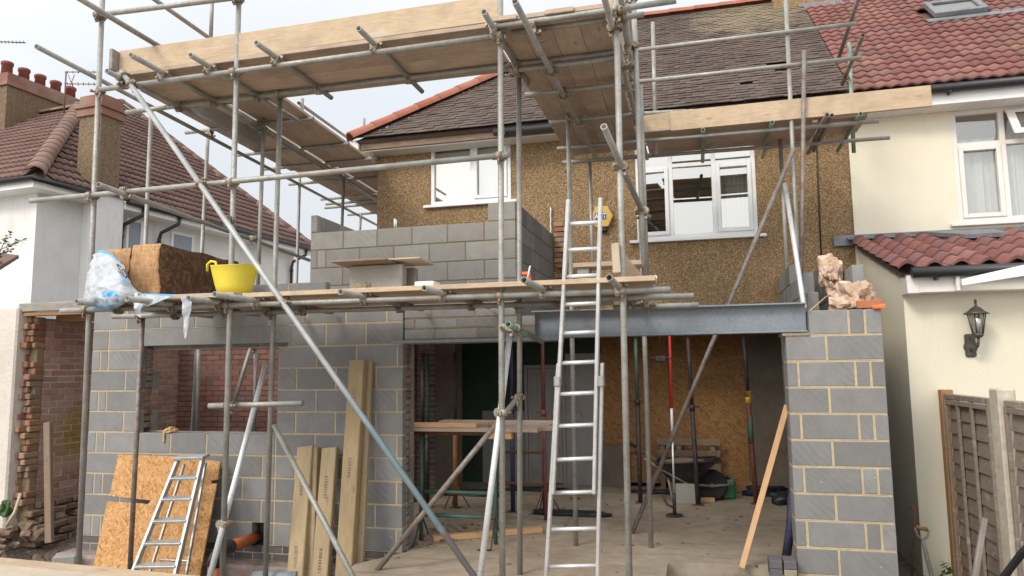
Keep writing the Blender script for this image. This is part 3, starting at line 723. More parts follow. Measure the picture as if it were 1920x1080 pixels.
def main_house():
    t = thing('pebbledash_house', (-1.4, HY, 0), 'brown pebbledash house with dark tiled hipped roof standing behind the scaffold', 'house')
    w1 = (-3.88, -2.62, 4.25, 5.22); w2 = (-.8, .82, 3.54, 4.98)
    bm = bmesh.new(); wall_holes(bm, -4.76, 2.0, 2.45, 5.3, HY, .25, [w1, w2])
    box(bm, (-4.76, HY+.25, 2.45), (-4.5, 17.2, 5.3)); 
    link('wall', bm, 'pebbledash', t)
    bm = bmesh.new()
    box(bm, (-4.76, 13.6, -.3), (2.0, 13.8, 2.45)); box(bm, (1.75, 10.46, -.3), (2.0, 13.6, 2.45)); box(bm, (-4.76, 10.46, -.3), (-4.5, 13.6, 2.45)); box(bm, (-4.5, 10.46, 2.451), (1.75, 13.6, 2.5))
    link('inside_wall', bm, 'plaster_brown', t)
    bm = bmesh.new(); box(bm, (-4.7, HY+.0, 2.2), (1.95, HY+.2, 2.44), .004); link('steel_lintel', bm, 'prop_black', t)
    bm = bmesh.new(); rng = random.Random(3)
    for k in range(11):                                              # brick toothing where the render was cut away
        for q in range(2):
            if rng.random() < .12: continue
            x0 = -1.98+q*.1-(.0 if k % 2 else .05)*q; box(bm, (x0, HY-.025-rng.random()*.02, 3.05+k*.075), (x0+.095+rng.random()*.05, HY+.02, 3.05+k*.075+.065), .006)
    link('exposed_brick', bm, 'brick_raw', t)
    # ---- windows
    window_unit(t, *w1, HY+.03, [(0, .52, 0, 1, False), (.52, 1, 0, 1, True)], back='blind')
    window_unit(t, *w2, HY+.03, [(0, .30, 0, .72, True), (.30, .66, 0, .72, False), (.66, 1, 0, .72, True), (0, .30, .72, 1, False), (.30, .66, .72, 1, False), (.66, 1, .72, 1, False)], back='room')
    # ---- roof
    r = bmesh.new()
    base = [(-4.93, 9.8, EZ-.02), (PARTY, 9.8, EZ-.02), (PARTY, RY, RZ-.02), (-4.93+3.7, RY, RZ-.02)]
    poly(r, base, -.05, (0, -.65, .76))
    poly(r, [(-4.93, 9.8, EZ-.02), (-4.93+3.7, RY, RZ-.02), (-4.93, 17.2, EZ-.02)], -.05)
    poly(r, [(-4.93, 17.2, EZ-.02), (-1.23, RY, RZ-.02), (PARTY, RY, RZ-.02), (PARTY, 17.2, EZ-.02)], -.05)
    roof = link('roof', r, 'tile_brown', t)
    bm = bmesh.new(); rng = random.Random(5)
    gaps = {(int((x+4.93)/.165), int(b)) for x, b in ((.72, 6), (1.18, 10), (1.3, 13))}
    def ins(a, b): return a > (b/SLL)*3.7-.06 and (int(a/.165), int(b/.1)) not in gaps
    tiles(bm, (-4.93, 9.75, EZ), (1, 0, 0), SV, PARTY+4.93, SLL, .165, .1, [0, .002], .006, .02, ins, .006, True, rng)
    link('roof_tiles', bm, 'tile_brown', t)
    rc = bmesh.new(); half_round(rc, (-4.98, 9.72, EZ-.02), (-1.23, RY, RZ+.01), .135, .42)
    link('hip_tiles', rc, 'ridge_red', t)
    rc = bmesh.new(); half_round(rc, (-1.25, RY, RZ+.03), (PARTY-.4, RY, RZ+.03), .13, .46); link('ridge_tiles', rc, 'ridge_red', t)
    bm = bmesh.new(); poly(bm, [(-4.93, 9.86, 5.09), (-4.76, 10.0, 5.06), (-4.76, HY, 5.05), (-4.93, HY+.2, 5.06)], .02); box(bm, (-5.0, 9.82, 5.08), (-4.9, 17.2, 5.25), .004)
    box(bm, (-4.9, 9.9, 5.08), (PARTY, HY-.002, 5.1)); link('soffit', bm, 'upvc_warm', t)
    bm = bmesh.new(); box(bm, (-4.88, 9.86, 5.1), (PARTY, 9.89, 5.24)); link('fascia', bm, 'old_wood', t)
    bm = bmesh.new(); path(bm, [(-2.75, 9.77, 5.15), (2.6, 9.77, 5.15)], .055, 12); 
    for k in range(7): box(bm, (-2.6+k*.8, 9.72, 5.09), (-2.57+k*.8, 9.86, 5.2), .004)
    link('gutter', bm, 'black_plastic', t)
    bm = bmesh.new(); path(bm, [(1.62, HY-.012, 5.0), (1.60, HY-.012, 4.2), (1.585, HY-.012, 3.1)], .009, 6); link('cable', bm, 'black_plastic', t)
    bm = bmesh.new()
    box(bm, (1.50, 13.1, 7.5), (2.62, 14.0, 10.2), .01); ch = link('chimney', bm, 'pebbledash', t)
    bm = bmesh.new(); poly(bm, [(1.9, 12.88, 7.87), (2.78, 12.88, 7.87), (2.84, 13.08, 8.06), (1.9, 13.08, 8.06)], .015); box(bm, (2.622, 13.07, 8.0), (2.68, 13.6, 8.42), .004); box(bm, (1.9, 13.07, 7.95), (2.65, 13.098, 8.1), .004)
    f = link('flashing', bm, 'lead', ch); 
main_house()
def cream_house():
    t = thing('cream_house', (4.2, HY, 0), 'cream rendered house with a red tiled roof on the right', 'house')
    w = (3.22, 5.6, 3.53, 4.99)
    bm = bmesh.new(); wall_holes(bm, 2.003, 8.5, 2.0, 5.3, HY-.03, .25, [w]); link('wall', bm, 'cream', t)
    fr = (3.79-3.22)/(5.6-3.22)
    window_unit(t, *w, HY+.0, [(0, fr, 0, .69, True), (fr, fr*2.1, 0, .69, False), (fr*2.1, 1, 0, .69, True), (0, fr, .69, 1, False), (fr*2.1, 1, .69, 1, False), (fr, fr*2.1, .69, 1, False)], back='net', fr=.06, pane='pane_soft', warm='upvc_warm')
    bm = bmesh.new()                                                  # the open top light, hinged along its head
    zt, zb = 3.53+1.46*.98, 3.53+1.46*.71; xa, xb = 3.83, 4.42; q = .22
    A, B, C_, D = (xa, HY-.03, zt), (xb, HY-.03, zt), (xb, HY-.03-q, zb+.02), (xa, HY-.03-q, zb+.02)
    n = V((0, -(zt-zb), -q)).normalized()
    def lerp(p, s, k): return tuple(a+(b-a)*k for a, b in zip(p, s))
    fw_ = .09
    a2, b2 = lerp(A, B, fw_/.59), lerp(B, A, fw_/.59); d2, c2 = lerp(D, C_, fw_/.59), lerp(C_, D, fw_/.59)
    poly(bm, [A, a2, d2, D], .04, n); poly(bm, [b2, B, C_, c2], .04, n)
    e1, e2 = lerp(a2, d2, .15), lerp(b2, c2, .15); g1, g2 = lerp(d2, a2, .17), lerp(c2, b2, .17)
    poly(bm, [a2, b2, e2, e1], .039, n); poly(bm, [g1, g2, c2, d2], .039, n)
    sash = link('open_window', bm, 'upvc_warm', t)
    bm = bmesh.new(); bm.faces.new([bm.verts.new(p) for p in (e1, e2, g2, g1)]); link('pane', bm, 'pane', sash)
    r = bmesh.new(); poly(r, [(PARTY+.01, 9.8, EZ-.04), (9, 9.8, EZ-.04), (9, RY, RZ-.04), (PARTY+.01, RY, RZ-.04)], -.05, (0, -.65, .76)); poly(r, [(PARTY+.01, 17.2, EZ-.04), (PARTY+.01, RY, RZ-.04), (9, RY, RZ-.04), (9, 17.2, EZ-.04)], -.05)
    roof = link('roof', r, 'tile_maroon', t)
    bm = bmesh.new(); pr_ = [.013*(1-math.cos(4*math.pi*i/12)) for i in range(13)]
    sk = (3.62, 4.32, 2.62, 3.30)
    def ins(a, b): return not (sk[0] < a+PARTY < sk[1] and sk[2] < b < sk[3]) and not (a < .62 and b > 4.2)
    tiles(bm, (PARTY+.02, 9.74, EZ-.03), (1, 0, 0), SV, 6.5, SLL, .3, .215, pr_, .013, .05, ins, .004, False, random.Random(11))
    link('roof_tiles', bm, 'tile_red', t)
    n = V((1, 0, 0)).cross(SV).normalized(); n = n if n.z > 0 else -n
    def onroof(a, b, h): return V((a, 9.74, EZ-.03)) + SV*b + n*h
    mm = Matrix((V((1, 0, 0)), SV, n)).transposed().to_4x4(); mm.translation = onroof((sk[0]+sk[1])/2, (sk[2]+sk[3])/2, .07)
    bm = bmesh.new(); w_, h_ = .36, .33
    for a, b in (((-w_, -h_, -.03), (-w_+.08, h_, .05)), ((w_-.08, -h_, -.03), (w_, h_, .05)), ((-w_+.08, -h_, -.03), (w_-.08, -h_+.09, .048)), ((-w_+.08, h_-.09, -.03), (w_-.08, h_, .048))): box(bm, a, b, .008)
    box(bm, (-w_-.12, -h_-.16, -.04), (w_+.45, -h_-.02, -.025)); 
    for v in bm.verts: v.co = mm @ v.co
    s = link('skylight', bm, 'lead', t)
    bm = bmesh.new(); box(bm, (-w_+.07, -h_+.08, .01), (w_-.07, h_-.08, .02))
    for v in bm.verts: v.co = mm @ v.co
    link('pane', bm, 'pane', s)
    bm = bmesh.new(); path(bm, [(2.6, 9.77, 5.17), (9, 9.77, 5.17)], .06, 12)
    for k in range(7): box(bm, (3.1+k*.9, 9.74, 5.09), (3.13+k*.9, 9.85, 5.2), .004)
    link('gutter', bm, 'black_plastic', t)
    bm = bmesh.new(); box(bm, (2.6, 9.84, 4.985), (9, 9.87, 5.16), .004); box(bm, (PARTY, 9.871, 4.99), (9, HY-.031, 5.01)); 
    for k in range(60): box(bm, (PARTY+k*.11, 9.872, 4.986), (PARTY+.098+k*.11, HY-.033, 4.99))
    link('fascia', bm, 'upvc', t)
cream_house()
def lean_to():
    YF, X0, X1 = 8.22, 2.04, 6.5
    t = thing('lean_to_extension', (3.2, YF, -.3), 'cream rendered lean-to extension with bold red pantiles and white fascia', 'extension')
    bm = bmesh.new(); poly(bm, [(X0, YF, -.5), (X0, HY-.04, -.5), (X0, HY-.04, 3.22), (X0, YF, 2.62)], .25, (1, 0, 0)); box(bm, (X0+.25, YF, -.5), (X1, YF+.25, 2.5))
    link('wall', bm, 'cream', t)
    up = V((0, HY-.05-(YF-.28), 3.36-2.70)); L = up.length; up.normalize()
    bm = bmesh.new(); poly(bm, [(X0-.02, YF-.2, 2.66), (X1, YF-.2, 2.66), (X1, HY-.04, 3.31), (X0-.02, HY-.04, 3.31)], -.04, (0, -.3, .95)); link('roof', bm, 'tile_maroon', t)
    bm = bmesh.new(); tiles(bm, (X0-.1, YF-.27, 2.70), (1, 0, 0), up, 4.3, L, .24, .31, [.0, .035, .062, .073, .062, .035, .0, -.004, 0], .014, .05, None, .004, False, random.Random(2))
    link('roof_tiles', bm, 'tile_red', t)
    bm = bmesh.new(); box(bm, (1.74, HY-.06, 3.31), (X1, HY-.031, 3.45), .006); poly(bm, [(1.9, HY-.16, 3.37), (X1, HY-.16, 3.37), (X1, HY-.055, 3.41), (1.9, HY-.055, 3.41)], .008); link('flashing', bm, 'lead', t)
    bm = bmesh.new(); path(bm, [(X0+.01, YF-.32, 2.665), (X1, YF-.32, 2.665)], .055, 12)
    for k in range(5): box(bm, (X0+.22+k*.85, YF-.33, 2.585), (X0+.25+k*.85, YF-.2, 2.66), .004)
    link('gutter', bm, 'black_plastic', t)
    bm = bmesh.new(); box(bm, (X0-.005, YF-.245, 2.47), (X1, YF-.215, 2.64), .005); box(bm, (X0-.005, YF-.214, 2.472), (X1, YF-.002, 2.487)); box(bm, (X0-.02, YF-.25, 2.465), (X0+.09, YF-.005, 2.645), .005)
    link('fascia', bm, 'upvc_warm', t)
    bm = bmesh.new(); poly(bm, [(2.47, YF-.33, 2.53), (2.47, YF-.33, 2.58), (3.6, YF-.75, 2.80), (3.6, YF-.75, 2.66)], .05, (0, -.9, -.3)); box(bm, (2.44, YF-.31, 2.47), (2.475, YF-.246, 2.62), .004)
    aw = link('awning', bm, 'upvc_warm', t)
    bm = bmesh.new(); poly(bm, [(2.75, HY-.2, 3.37), (3.5, HY-.2, 3.36), (3.5, HY-.75, 3.22), (3.05, HY-.75, 3.22)], .05, (0, -.3, .95)); link('rooflight', bm, 'lead', t)
lean_to()
def lantern():
    c = V((2.68, 8.22, 2.2)); t = thing('wall_lantern', (2.66, 8.2, 1.85), 'dark metal coach lantern on the cream wall', 'lantern')
    cx, cy = 2.63, 8.03
    bm = bmesh.new(); lathe(bm, (cx, cy, 2.245), [(.118, 0), (.12, .006), (.075, .03), (.05, .058), (.02, .075), (.012, .085), (.012, .12), (.018, .125), (.004, .15)], 6); link('roof', bm, 'lantern_metal', t)
    bm = bmesh.new()
    for i in range(6):
        a = math.pi*2*i/6; p = V((math.cos(a), math.sin(a), 0)); cyl(bm, V((cx, cy, 2.245))+p*.08, V((cx, cy, 2.05))+p*.045, .006, 6)
    lathe(bm, (cx, cy, 2.03), [(.02, -.02), (.05, .0), (.052, .025), (.03, .03)], 6); link('cage', bm, 'lantern_metal', t)
    bm = bmesh.new(); lathe(bm, (cx, cy, 2.055), [(.036, 0), (.07, .185)], 6); link('glass', bm, 'pane_soft', t)
    bm = bmesh.new(); lathe(bm, (cx, cy, 2.07), [(.015, 0), (.015, .04), (.03, .07), (.033, .1), (.02, .13), (.004, .14)], 12); link('bulb', bm, 'white_paint', t)
    bm = bmesh.new(); lathe(bm, (cx-.02, 8.22, 1.93), [(.06, 0), (.055, .02), (.03, .03), (.004, .034)], 12, axis=(0, -1, 0)); box(bm, (cx-.07, 8.19, 1.83), (cx+.03, 8.219, 2.06), .015)
    path(bm, [(cx-.02, 8.2, 1.9), (cx-.01, 8.12, 1.89), (cx, cy+.02, 1.95), (cx, cy, 2.01)], .014, 8); path(bm, [(cx-.02, 8.2, 2.03), (cx, 8.1, 1.95), (cx, 8.05, 1.93)], .01, 8); link('bracket', bm, 'lantern_metal', t)
lantern()
def alarm():
    t = thing('alarm_box', (-1.3, HY, 3.85), 'yellow hexagonal burglar alarm box with blue lettering on the pebbledash wall', 'alarm box')
    c = V((-1.275, HY-.075, 3.90)); bm = bmesh.new()
    pts = [c+V((x, 0, z)) for x, z in ((-.14, .02), (-.095, .15), (.085, .15), (.155, .0), (.085, -.15), (-.095, -.15))]
    poly(bm, pts, .07, (0, 1, 0)); es = list(bm.edges); bmesh.ops.bevel(bm, geom=es, offset=.008, segments=1, affect='EDGES'); link('cover', bm, 'alarm_yellow', t)
    bm = bmesh.new(); box(bm, (c.x-.08, c.y+.0, c.z-.225), (c.x+.07, HY-.001, c.z-.151), .02); link('strobe', bm, 'black_plastic', t)
    bm = bmesh.new(); box(bm, (c.x-.10, c.y-.004, c.z-.045), (c.x+.06, c.y+.002, c.z+.05)); lab = link('badge', bm, 'blue_ink', t)
    me = text_mesh('ADT', .08); me.materials.append(M['white_ink']); o = bpy.data.objects.new('lettering', me); COL.objects.link(o)
    mw = Matrix.Translation((c.x-.02, c.y-.008, c.z)) @ Matrix.Rotation(math.pi/2, 4, 'X') @ Matrix.Scale(1.25, 4, (0, 1, 0)); o.parent = lab; o.matrix_parent_inverse = lab.matrix_world.inverted(); o.matrix_world = mw
alarm()

# ================================================================== LEFT NEIGHBOUR
def left_house():
    K = V((-11.65, 10.4, 5.4)); ang = R(-5); ex = V((math.cos(ang), math.sin(ang), 0)); ey = V((-ex.y, ex.x, 0)); Z = V((0, 0, 1)); tp = .76
    def Lp(u, v, z): return V((K.x, K.y, 0)) + ex*u + ey*v + Z*z
    t = thing('white_house', Lp(-2, 2, 0), 'white rendered house with maroon tiled roof and a tall chimney breast on the left', 'house')
    nR = (ex*tp + Z).normalized(); nF = (-ey*tp + Z).normalized()
    def RP(px, py): return PP(px, py, K, nR)
    apexF = Lp(-4.4, 4.4, 5.4+4.4*tp); rear = RP(585, 463); peak = RP(228, 193); mid = RP(250, 209)
    rb = bmesh.new(); poly(rb, [K, rear, mid, peak, apexF], -.06, nR)
    ridgeL = Lp(-12, 4.4, 5.4+4.4*tp); poly(rb, [Lp(-12, 0, 5.4), K, apexF, ridgeL], -.06, nF)
    roof = link('roof', rb, 'tile_maroon', t)
    prof = [0, .014, .026, .014, 0, 0, .014, .026, .014, 0, 0]
    def inpoly(p, P):
        c = False
        for i in range(len(P)):
            a, b = P[i], P[i-1]
            if (a[1] > p[1]) != (b[1] > p[1]) and p[0] < (b[0]-a[0])*(p[1]-a[1])/(b[1]-a[1])+a[0]: c = not c
        return c
    upR = (-ex + Z*tp).normalized(); upF = (ey + Z*tp).normalized()
    O = K - ey*.0 - upR*.08
    P2 = [((q-O).dot(ey), (q-O).dot(upR)) for q in (K-upR*.1+ey*.05, rear-upR*.1, mid, peak, apexF)]
    bm = bmesh.new(); tiles(bm, O, ey, upR, 12.5, 7.5, .32, .33, prof, .024, .05, lambda a, b: inpoly((a, b), P2), .004, False, random.Random(4))
    O2 = Lp(-12, 0, 5.4) - upF*.08; P3 = [((q-O2).dot(ex), (q-O2).dot(upF)) for q in (Lp(-12, -.1, 5.33), K-upF*.1, apexF, ridgeL)]
    tiles(bm, O2, ex, upF, 12, 6, .32, .33, prof, .024, .05, lambda a, b: inpoly((a, b), P3), .004, False, random.Random(6))
    link('roof_tiles', bm, 'tile_maroon', t)
    bm = bmesh.new(); half_round(bm, K+V((0, 0, .02)), apexF+Z*.05, .17, .4); half_round(bm, apexF+Z*.04, ridgeL+Z*.04, .13, .45); half_round(bm, rear+Z*.03, mid+Z*.03, .12, .45); half_round(bm, mid+Z*.03, peak+Z*.03, .12, .45)
    half_round(bm, apexF+Z*.03, peak+Z*.03, .12, .45)
    link('ridge_tiles', bm, 'ridge_grey', t)
    def lbox(bm, a, b, bev=0.):
        k = bmesh.new(); box(k, a, b, bev)
        for v in k.verts: v.co = Lp(v.co.x, v.co.y, v.co.z)
        me = bpy.data.meshes.new('tmp'); k.to_mesh(me); k.free(); bm.from_mesh(me); bpy.data.meshes.remove(me)
    D = (rear-K).dot(ey)
    bm = bmesh.new(); lbox(bm, (-12, .35, -.5), (-.35, .6, 5.25)); lbox(bm, (-.6, .6, -.5), (-.35, D-.4, 5.25)); link('wall', bm, 'white_render', t)
    bm = bmesh.new(); lbox(bm, (-.352, 1.31, -.5), (.02, 1.96, 5.415), .01); link('chimney_breast', bm, 'white_render', t)
    bm = bmesh.new(); lbox(bm, (-12, -.02, 5.17), (.02, .02, 5.33), .004); lbox(bm, (-.02, .02, 5.17), (.019, 1.3, 5.33), .004); lbox(bm, (-.02, 1.97, 5.17), (.02, D, 5.33), .004); lbox(bm, (-12, .02, 5.17), (-.02, .35, 5.19)); lbox(bm, (-.349, .35, 5.17), (-.021, 1.3, 5.19)); lbox(bm, (-.349, 1.97, 5.17), (-.021, D, 5.19))
    link('fascia', bm, 'upvc', t)
    bm = bmesh.new(); path(bm, [Lp(-12, -.08, 5.32), Lp(.08, -.08, 5.32), Lp(.08, 1.3, 5.32)], .055, 10); path(bm, [Lp(.08, 2.0, 5.32), Lp(.08, D, 5.32)], .055, 10); link('gutter', bm, 'black_plastic', t)
    def downpipe(bm, v):
        path(bm, [Lp(.06, v+.25, 5.28), Lp(.05, v+.22, 5.12), Lp(-.22, v, 4.9), Lp(-.27, v, 4.75), Lp(-.27, v, 0)], .04, 10)
        lathe(bm, Lp(-.27, v, 4.62), [(.05, 0), (.05, .08)], 10)
    for v in (2.2, 3.2, 8.0):
        bm = bmesh.new(); downpipe(bm, v); link('downpipe', bm, 'black_plastic', t)
    for px0, px1, y0, y1 in ((236, 268, 407, 470), (320, 363, 432, 482)):
        a = (px0+px1)/2
        def WP(px, py): return PP(px, py, Lp(-.345, 0, 0), ex)
        v0, v1 = (WP(px0, y0)-V((K.x, K.y, 0))).dot(ey), (WP(px1, y0)-V((K.x, K.y, 0))).dot(ey); zt = WP(px0, y0).z; zb = zt-.95
        bm = bmesh.new(); f = .07
        lbox(bm, (-.36, v0, zb), (-.31, v0+f, zt), .004); lbox(bm, (-.36, v1-f, zb), (-.31, v1, zt), .004); lbox(bm, (-.359, v0+f, zb), (-.311, v1-f, zb+f), .004); lbox(bm, (-.359, v0+f, zt-f), (-.311, v1-f, zt), .004)
        w = link('window', bm, 'upvc', t); bm = bmesh.new(); lbox(bm, (-.348, v0+f, zb+f), (-.33, v1-f, zt-f)); link('pane', bm, 'window_grey', w)
    # chimney on the breast
    cA = Lp(-.9, 1.05, 4.6); bm = bmesh.new(); lbox(bm, (-.56, 1.30, 5.42), (.03, 1.80, 7.2), .008); c1 = link('chimney', bm, 'pebble_grey', t, label='chimney stack at the hip corner of the roof')
    bm = bmesh.new(); lbox(bm, (-.60, 1.26, 6.98), (.07, 1.84, 7.14), .006); lbox(bm, (-.64, 1.22, 7.14), (.11, 1.88, 7.21), .006); lbox(bm, (-.57, 1.29, 7.21), (.04, 1.81, 7.42), .006); link('brick_cap', bm, 'brick_cap', c1)
    bm = bmesh.new(); k1_ = [RP(133, 305), RP(186, 350), RP(176, 352), RP(128, 308)]; poly(bm, k1_, .03, nR); link('flashing', bm, 'lead', c1)
    # big stack on the ridge
    B = PP(60, 215, Lp(0, 4.2, 0), ey); u0 = (PP(0, 240, Lp(0, 3.6, 0), ey)-V((K.x, K.y, 0))).dot(ex)
    ua = (PP(8, 240, Lp(0, 3.4, 0), ey)-V((K.x, K.y, 0))).dot(ex); ub = ua+.55; zt = PP(8, 160, Lp(0, 3.4, 0), ey).z; zc = PP(5, 137, Lp(0, 3.4, 0), ey).z
    v0_, v1_ = 3.4, 5.6
    ub = ua
    bm = bmesh.new(); lbox(bm, (ua-1.0, v0_, 7), (ua, v1_, zt), .01); c2 = link('chimney', bm, 'pebble_grey', t, label='big stack of five pots on the roof ridge')
    bm = bmesh.new(); lbox(bm, (ua-1.05, v0_-.05, zt-.0), (ua+.05, v1_+.05, zt+.1), .006); lbox(bm, (ua-1.02, v0_-.02, zt+.1), (ua+.02, v1_+.02, zc), .006); link('brick_cap', bm, 'brick_cap', c2)
    for k in range(5):
        bm = bmesh.new(); vv = v0_+.14+k*.46; cc = Lp(ua-.25, vv, zc-.02)
        lathe(bm, cc, [(.135, 0), (.125, .28), (.145, .29), (.15, .36), (.125, .38), (.1, .38), (.1, .2)], 16); link('chimney_pot', bm, 'terracotta_pot', c2)
left_house()
def garage():
    X0, YF = -7.6, 6.95
    t = thing('brick_garage', (-8, 7.6, 0), 'low brick outbuilding with flat boarded roof and rough white end wall', 'outbuilding')
    bm = bmesh.new(); masonry(bm, (X0, YF+.12, .02), (0, 1, 0), (-1, 0, 0), courses(.225, 2.42, .075, 2.6, .225, [.11, 0]), .1, j=.011, bev=.003, rec=.004, jit=.004, rng=random.Random(8)); link('wall', bm, ['brick_flank', 'mortar_grey'], t)
    bm = bmesh.new(); rng = random.Random(9)
    for k in range(30):                                               # broken ends of the bricks
        x = X0-.16-rng.random()*.05; xm = X0-.06+rng.uniform(-.04, .03); ya_ = YF-.02-rng.random()*.09; za = .2+k*.075+rng.uniform(-.006, .006)
        box(bm, (x, ya_, za), (xm-.006, YF+.119, za+.066), .007, rot=Matrix.Rotation(rng.uniform(-.07, .07), 3, 'Y') @ Matrix.Rotation(rng.uniform(-.12, .12), 3, 'Z'))
        if rng.random() < .85: box(bm, (xm, YF-rng.random()*.09, za+rng.uniform(-.004, .004)), (X0+.0+rng.random()*.02, YF+.118, za+.066), .008, rot=Matrix.Rotation(rng.uniform(-.06, .06), 3, 'Y'))
    link('broken_brick_end', bm, 'brick_raw', t)
    bm = bmesh.new(); box(bm, (X0-.19, YF+.02, -.3), (X0-.004, YF+.118, 2.44), .01); link('mortar_core', bm, 'mortar_brown', t)
    bm = bmesh.new(); box(bm, (-12, YF-.16, -.4), (X0-.12, YF+.1, 2.56), .02); link('end_wall', bm, 'roughcast', t)
    bm = bmesh.new(); box(bm, (X0-.16, YF-.12, 2.50), (-6.72, YF-.08, 2.60), .006); box(bm, (X0-.2, YF-.08, 2.57), (-6.72, 7.75, 2.60), .004); link('roof_board', bm, 'grey_wood', t)
    bm = bmesh.new(); box(bm, (X0-.1, YF-.1, 2.45), (-6.72, YF-.02, 2.495), .004); box(bm, (X0+.0, YF+.25, 2.40), (-6.72, YF+.33, 2.49), .004); link('roof_joist', bm, 'post_wood', t)
    bm = bmesh.new(); box(bm, (-7.0, YF+.6, 2.18), (-6.6, YF+.7, 2.32), .004); link('timber_lintel', bm, 'post_wood', t)
    bm = bmesh.new(); rng = random.Random(12)
    for k in range(8):
        for q in range(8):
            if rng.random() < .08: continue
            pr_ = .20-k*.018+rng.uniform(-.03, .04); y = YF+.0+q*.235+(k % 2)*.11+rng.uniform(-.01, .01)
            box(bm, (X0-.05, y, -.36+k*.082), (X0+pr_, y+.215, -.29+k*.082), .012, rot=Matrix.Rotation(rng.uniform(-.06, .06), 3, 'X'))
    link('brick_footing', bm, 'rubble', t)
garage()
def inner_walls():
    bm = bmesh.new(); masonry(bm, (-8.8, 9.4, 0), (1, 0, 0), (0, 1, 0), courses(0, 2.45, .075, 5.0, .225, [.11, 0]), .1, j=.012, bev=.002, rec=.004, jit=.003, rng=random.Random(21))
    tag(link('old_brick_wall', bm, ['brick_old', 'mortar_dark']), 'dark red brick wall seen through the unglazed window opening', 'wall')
    t = thing('brick_nib', (-4, HY, 0), 'dusty brick nib and plastered pier left from the old back wall', 'wall')
    a, b, c = PY(768, 800, HY).x, PY(816, 800, HY).x, PY(853, 800, HY).x
    bm = bmesh.new(); masonry(bm, (a-.5, HY, 0), (1, 0, 0), (0, 1, 0), courses(0, 2.2, .075, b-a+.5, .225, [.11, 0]), .22, j=.013, bev=.003, rng=random.Random(22)); link('brick_part', bm, ['brick_dusty', 'mortar_grey'], t)
    bm = bmesh.new(); box(bm, (b, HY-.01, 0), (c, HY+.35, 2.2), .01); link('plaster_part', bm, 'plaster_brown', t)
    t = thing('back_room_wall', (-2, 11.3, 0), 'dark green back wall of the room with a panelled door', 'wall')
    YB = 11.3; g0, g1 = PY(840, 700, YB).x, PY(1062, 700, YB).x; o0, o1 = PY(1130, 800, YB).x, PY(1402, 800, YB).x
    bm = bmesh.new(); box(bm, (g0-1, YB, 0), (o0, YB+.1, 2.45)); link('plaster', bm, 'green_wall', t)
    bm = bmesh.new(); zt = PY(1000, 780, YB).z; box(bm, (PY(905, 800, YB).x, YB-.012, 0), (PY(985, 700, YB).x, YB-.001, PY(900, 770, YB).z)); box(bm, (PY(1062, 800, YB).x, YB-.013, .0), (o0, YB-.001, 2.0)); link('bare_plaster', bm, 'door_paint', t)
    d0, d1, dz = PY(985, 800, YB).x, PY(1062, 800, YB).x, PY(1020, 684, YB).z
    bm = bmesh.new(); box(bm, (d0+.06, YB-.045, .02), (d1-.06, YB-.012, dz-.06), .003)
    n = 4
    for k in range(n): box(bm, (d0+.1+k*(d1-d0-.2)/n+.01, YB-.052, .1), (d0+.1+(k+1)*(d1-d0-.2)/n-.01, YB-.044, dz-.14), .006)
    dr = link('door', bm, 'door_paint', t)
    bm = bmesh.new(); box(bm, (d0, YB-.06, 0), (d0+.055, YB, dz), .004); box(bm, (d1-.055, YB-.06, 0), (d1, YB, dz), .004); box(bm, (d0+.055, YB-.059, dz-.055), (d1-.055, YB, dz), .004); link('door_frame', bm, 'door_paint', dr)
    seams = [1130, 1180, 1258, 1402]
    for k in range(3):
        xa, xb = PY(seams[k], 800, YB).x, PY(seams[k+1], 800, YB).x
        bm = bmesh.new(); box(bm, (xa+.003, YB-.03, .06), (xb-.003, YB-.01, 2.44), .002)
        tag(link('strand_board', bm, 'osb_shaded'), ['narrow strip of strand board beside the grey back door', 'strand board sheet behind the red and white rod', 'wide strand board sheet standing behind the wheelbarrow'][k], 'board', 'strand boards closing the back room')
    bm = bmesh.new(); xa, xb = PY(1128, 890, YB).x, PY(1183, 890, YB).x; box(bm, (xa, YB-.09, 0), (xb, YB-.06, .62), .003)
    tag(link('plaster_board', bm, 'plaster_brown'), 'low drab board leaning at the foot of the strand boards', 'board')
    bm = bmesh.new(); box(bm, (o1+.002, YB-.02, 0), (1.75, YB+.1, 2.45)); tag(link('plaster_wall', bm, 'plaster_brown'), 'bare brown plaster wall to the right of the strand boards', 'wall')
inner_walls()

# ================================================================== SCAFFOLDING
YA, YB2 = 5.5, 6.25                      # outer and inner rows of the front scaffold
SC = thing('scaffolding', (-2.8, 5.9, -.3), 'grey galvanised tube scaffolding with clamps wrapped around the front of the half-built extension', 'scaffolding')
TUBES = []
def T(kind, A, B, mt='galv', label=None, ext=(0, 0)):
    A, B = V(A), V(B); d = (B-A).normalized(); A = A-d*ext[0]; B = B+d*ext[1]
    L = (B-A).length; o = link(kind, tube_bm(L), mt, SC, frame_mat(A, B, (0, 0, 1) if abs(d.z) < .9 else (0, 1, 0)), label=label)
    TUBES.append((A, B, kind)); return o
def TV(p, q, y, zb=-.32, **kw):
    """upright through two picture points at depth y, run down to zb when given"""
    A, B = PY(*p, y), PY(*q, y)
    if zb is not None:
        d = B-A; B = A + d*((zb-A.z)/d.z)
    return T('standard', A, B, **kw)
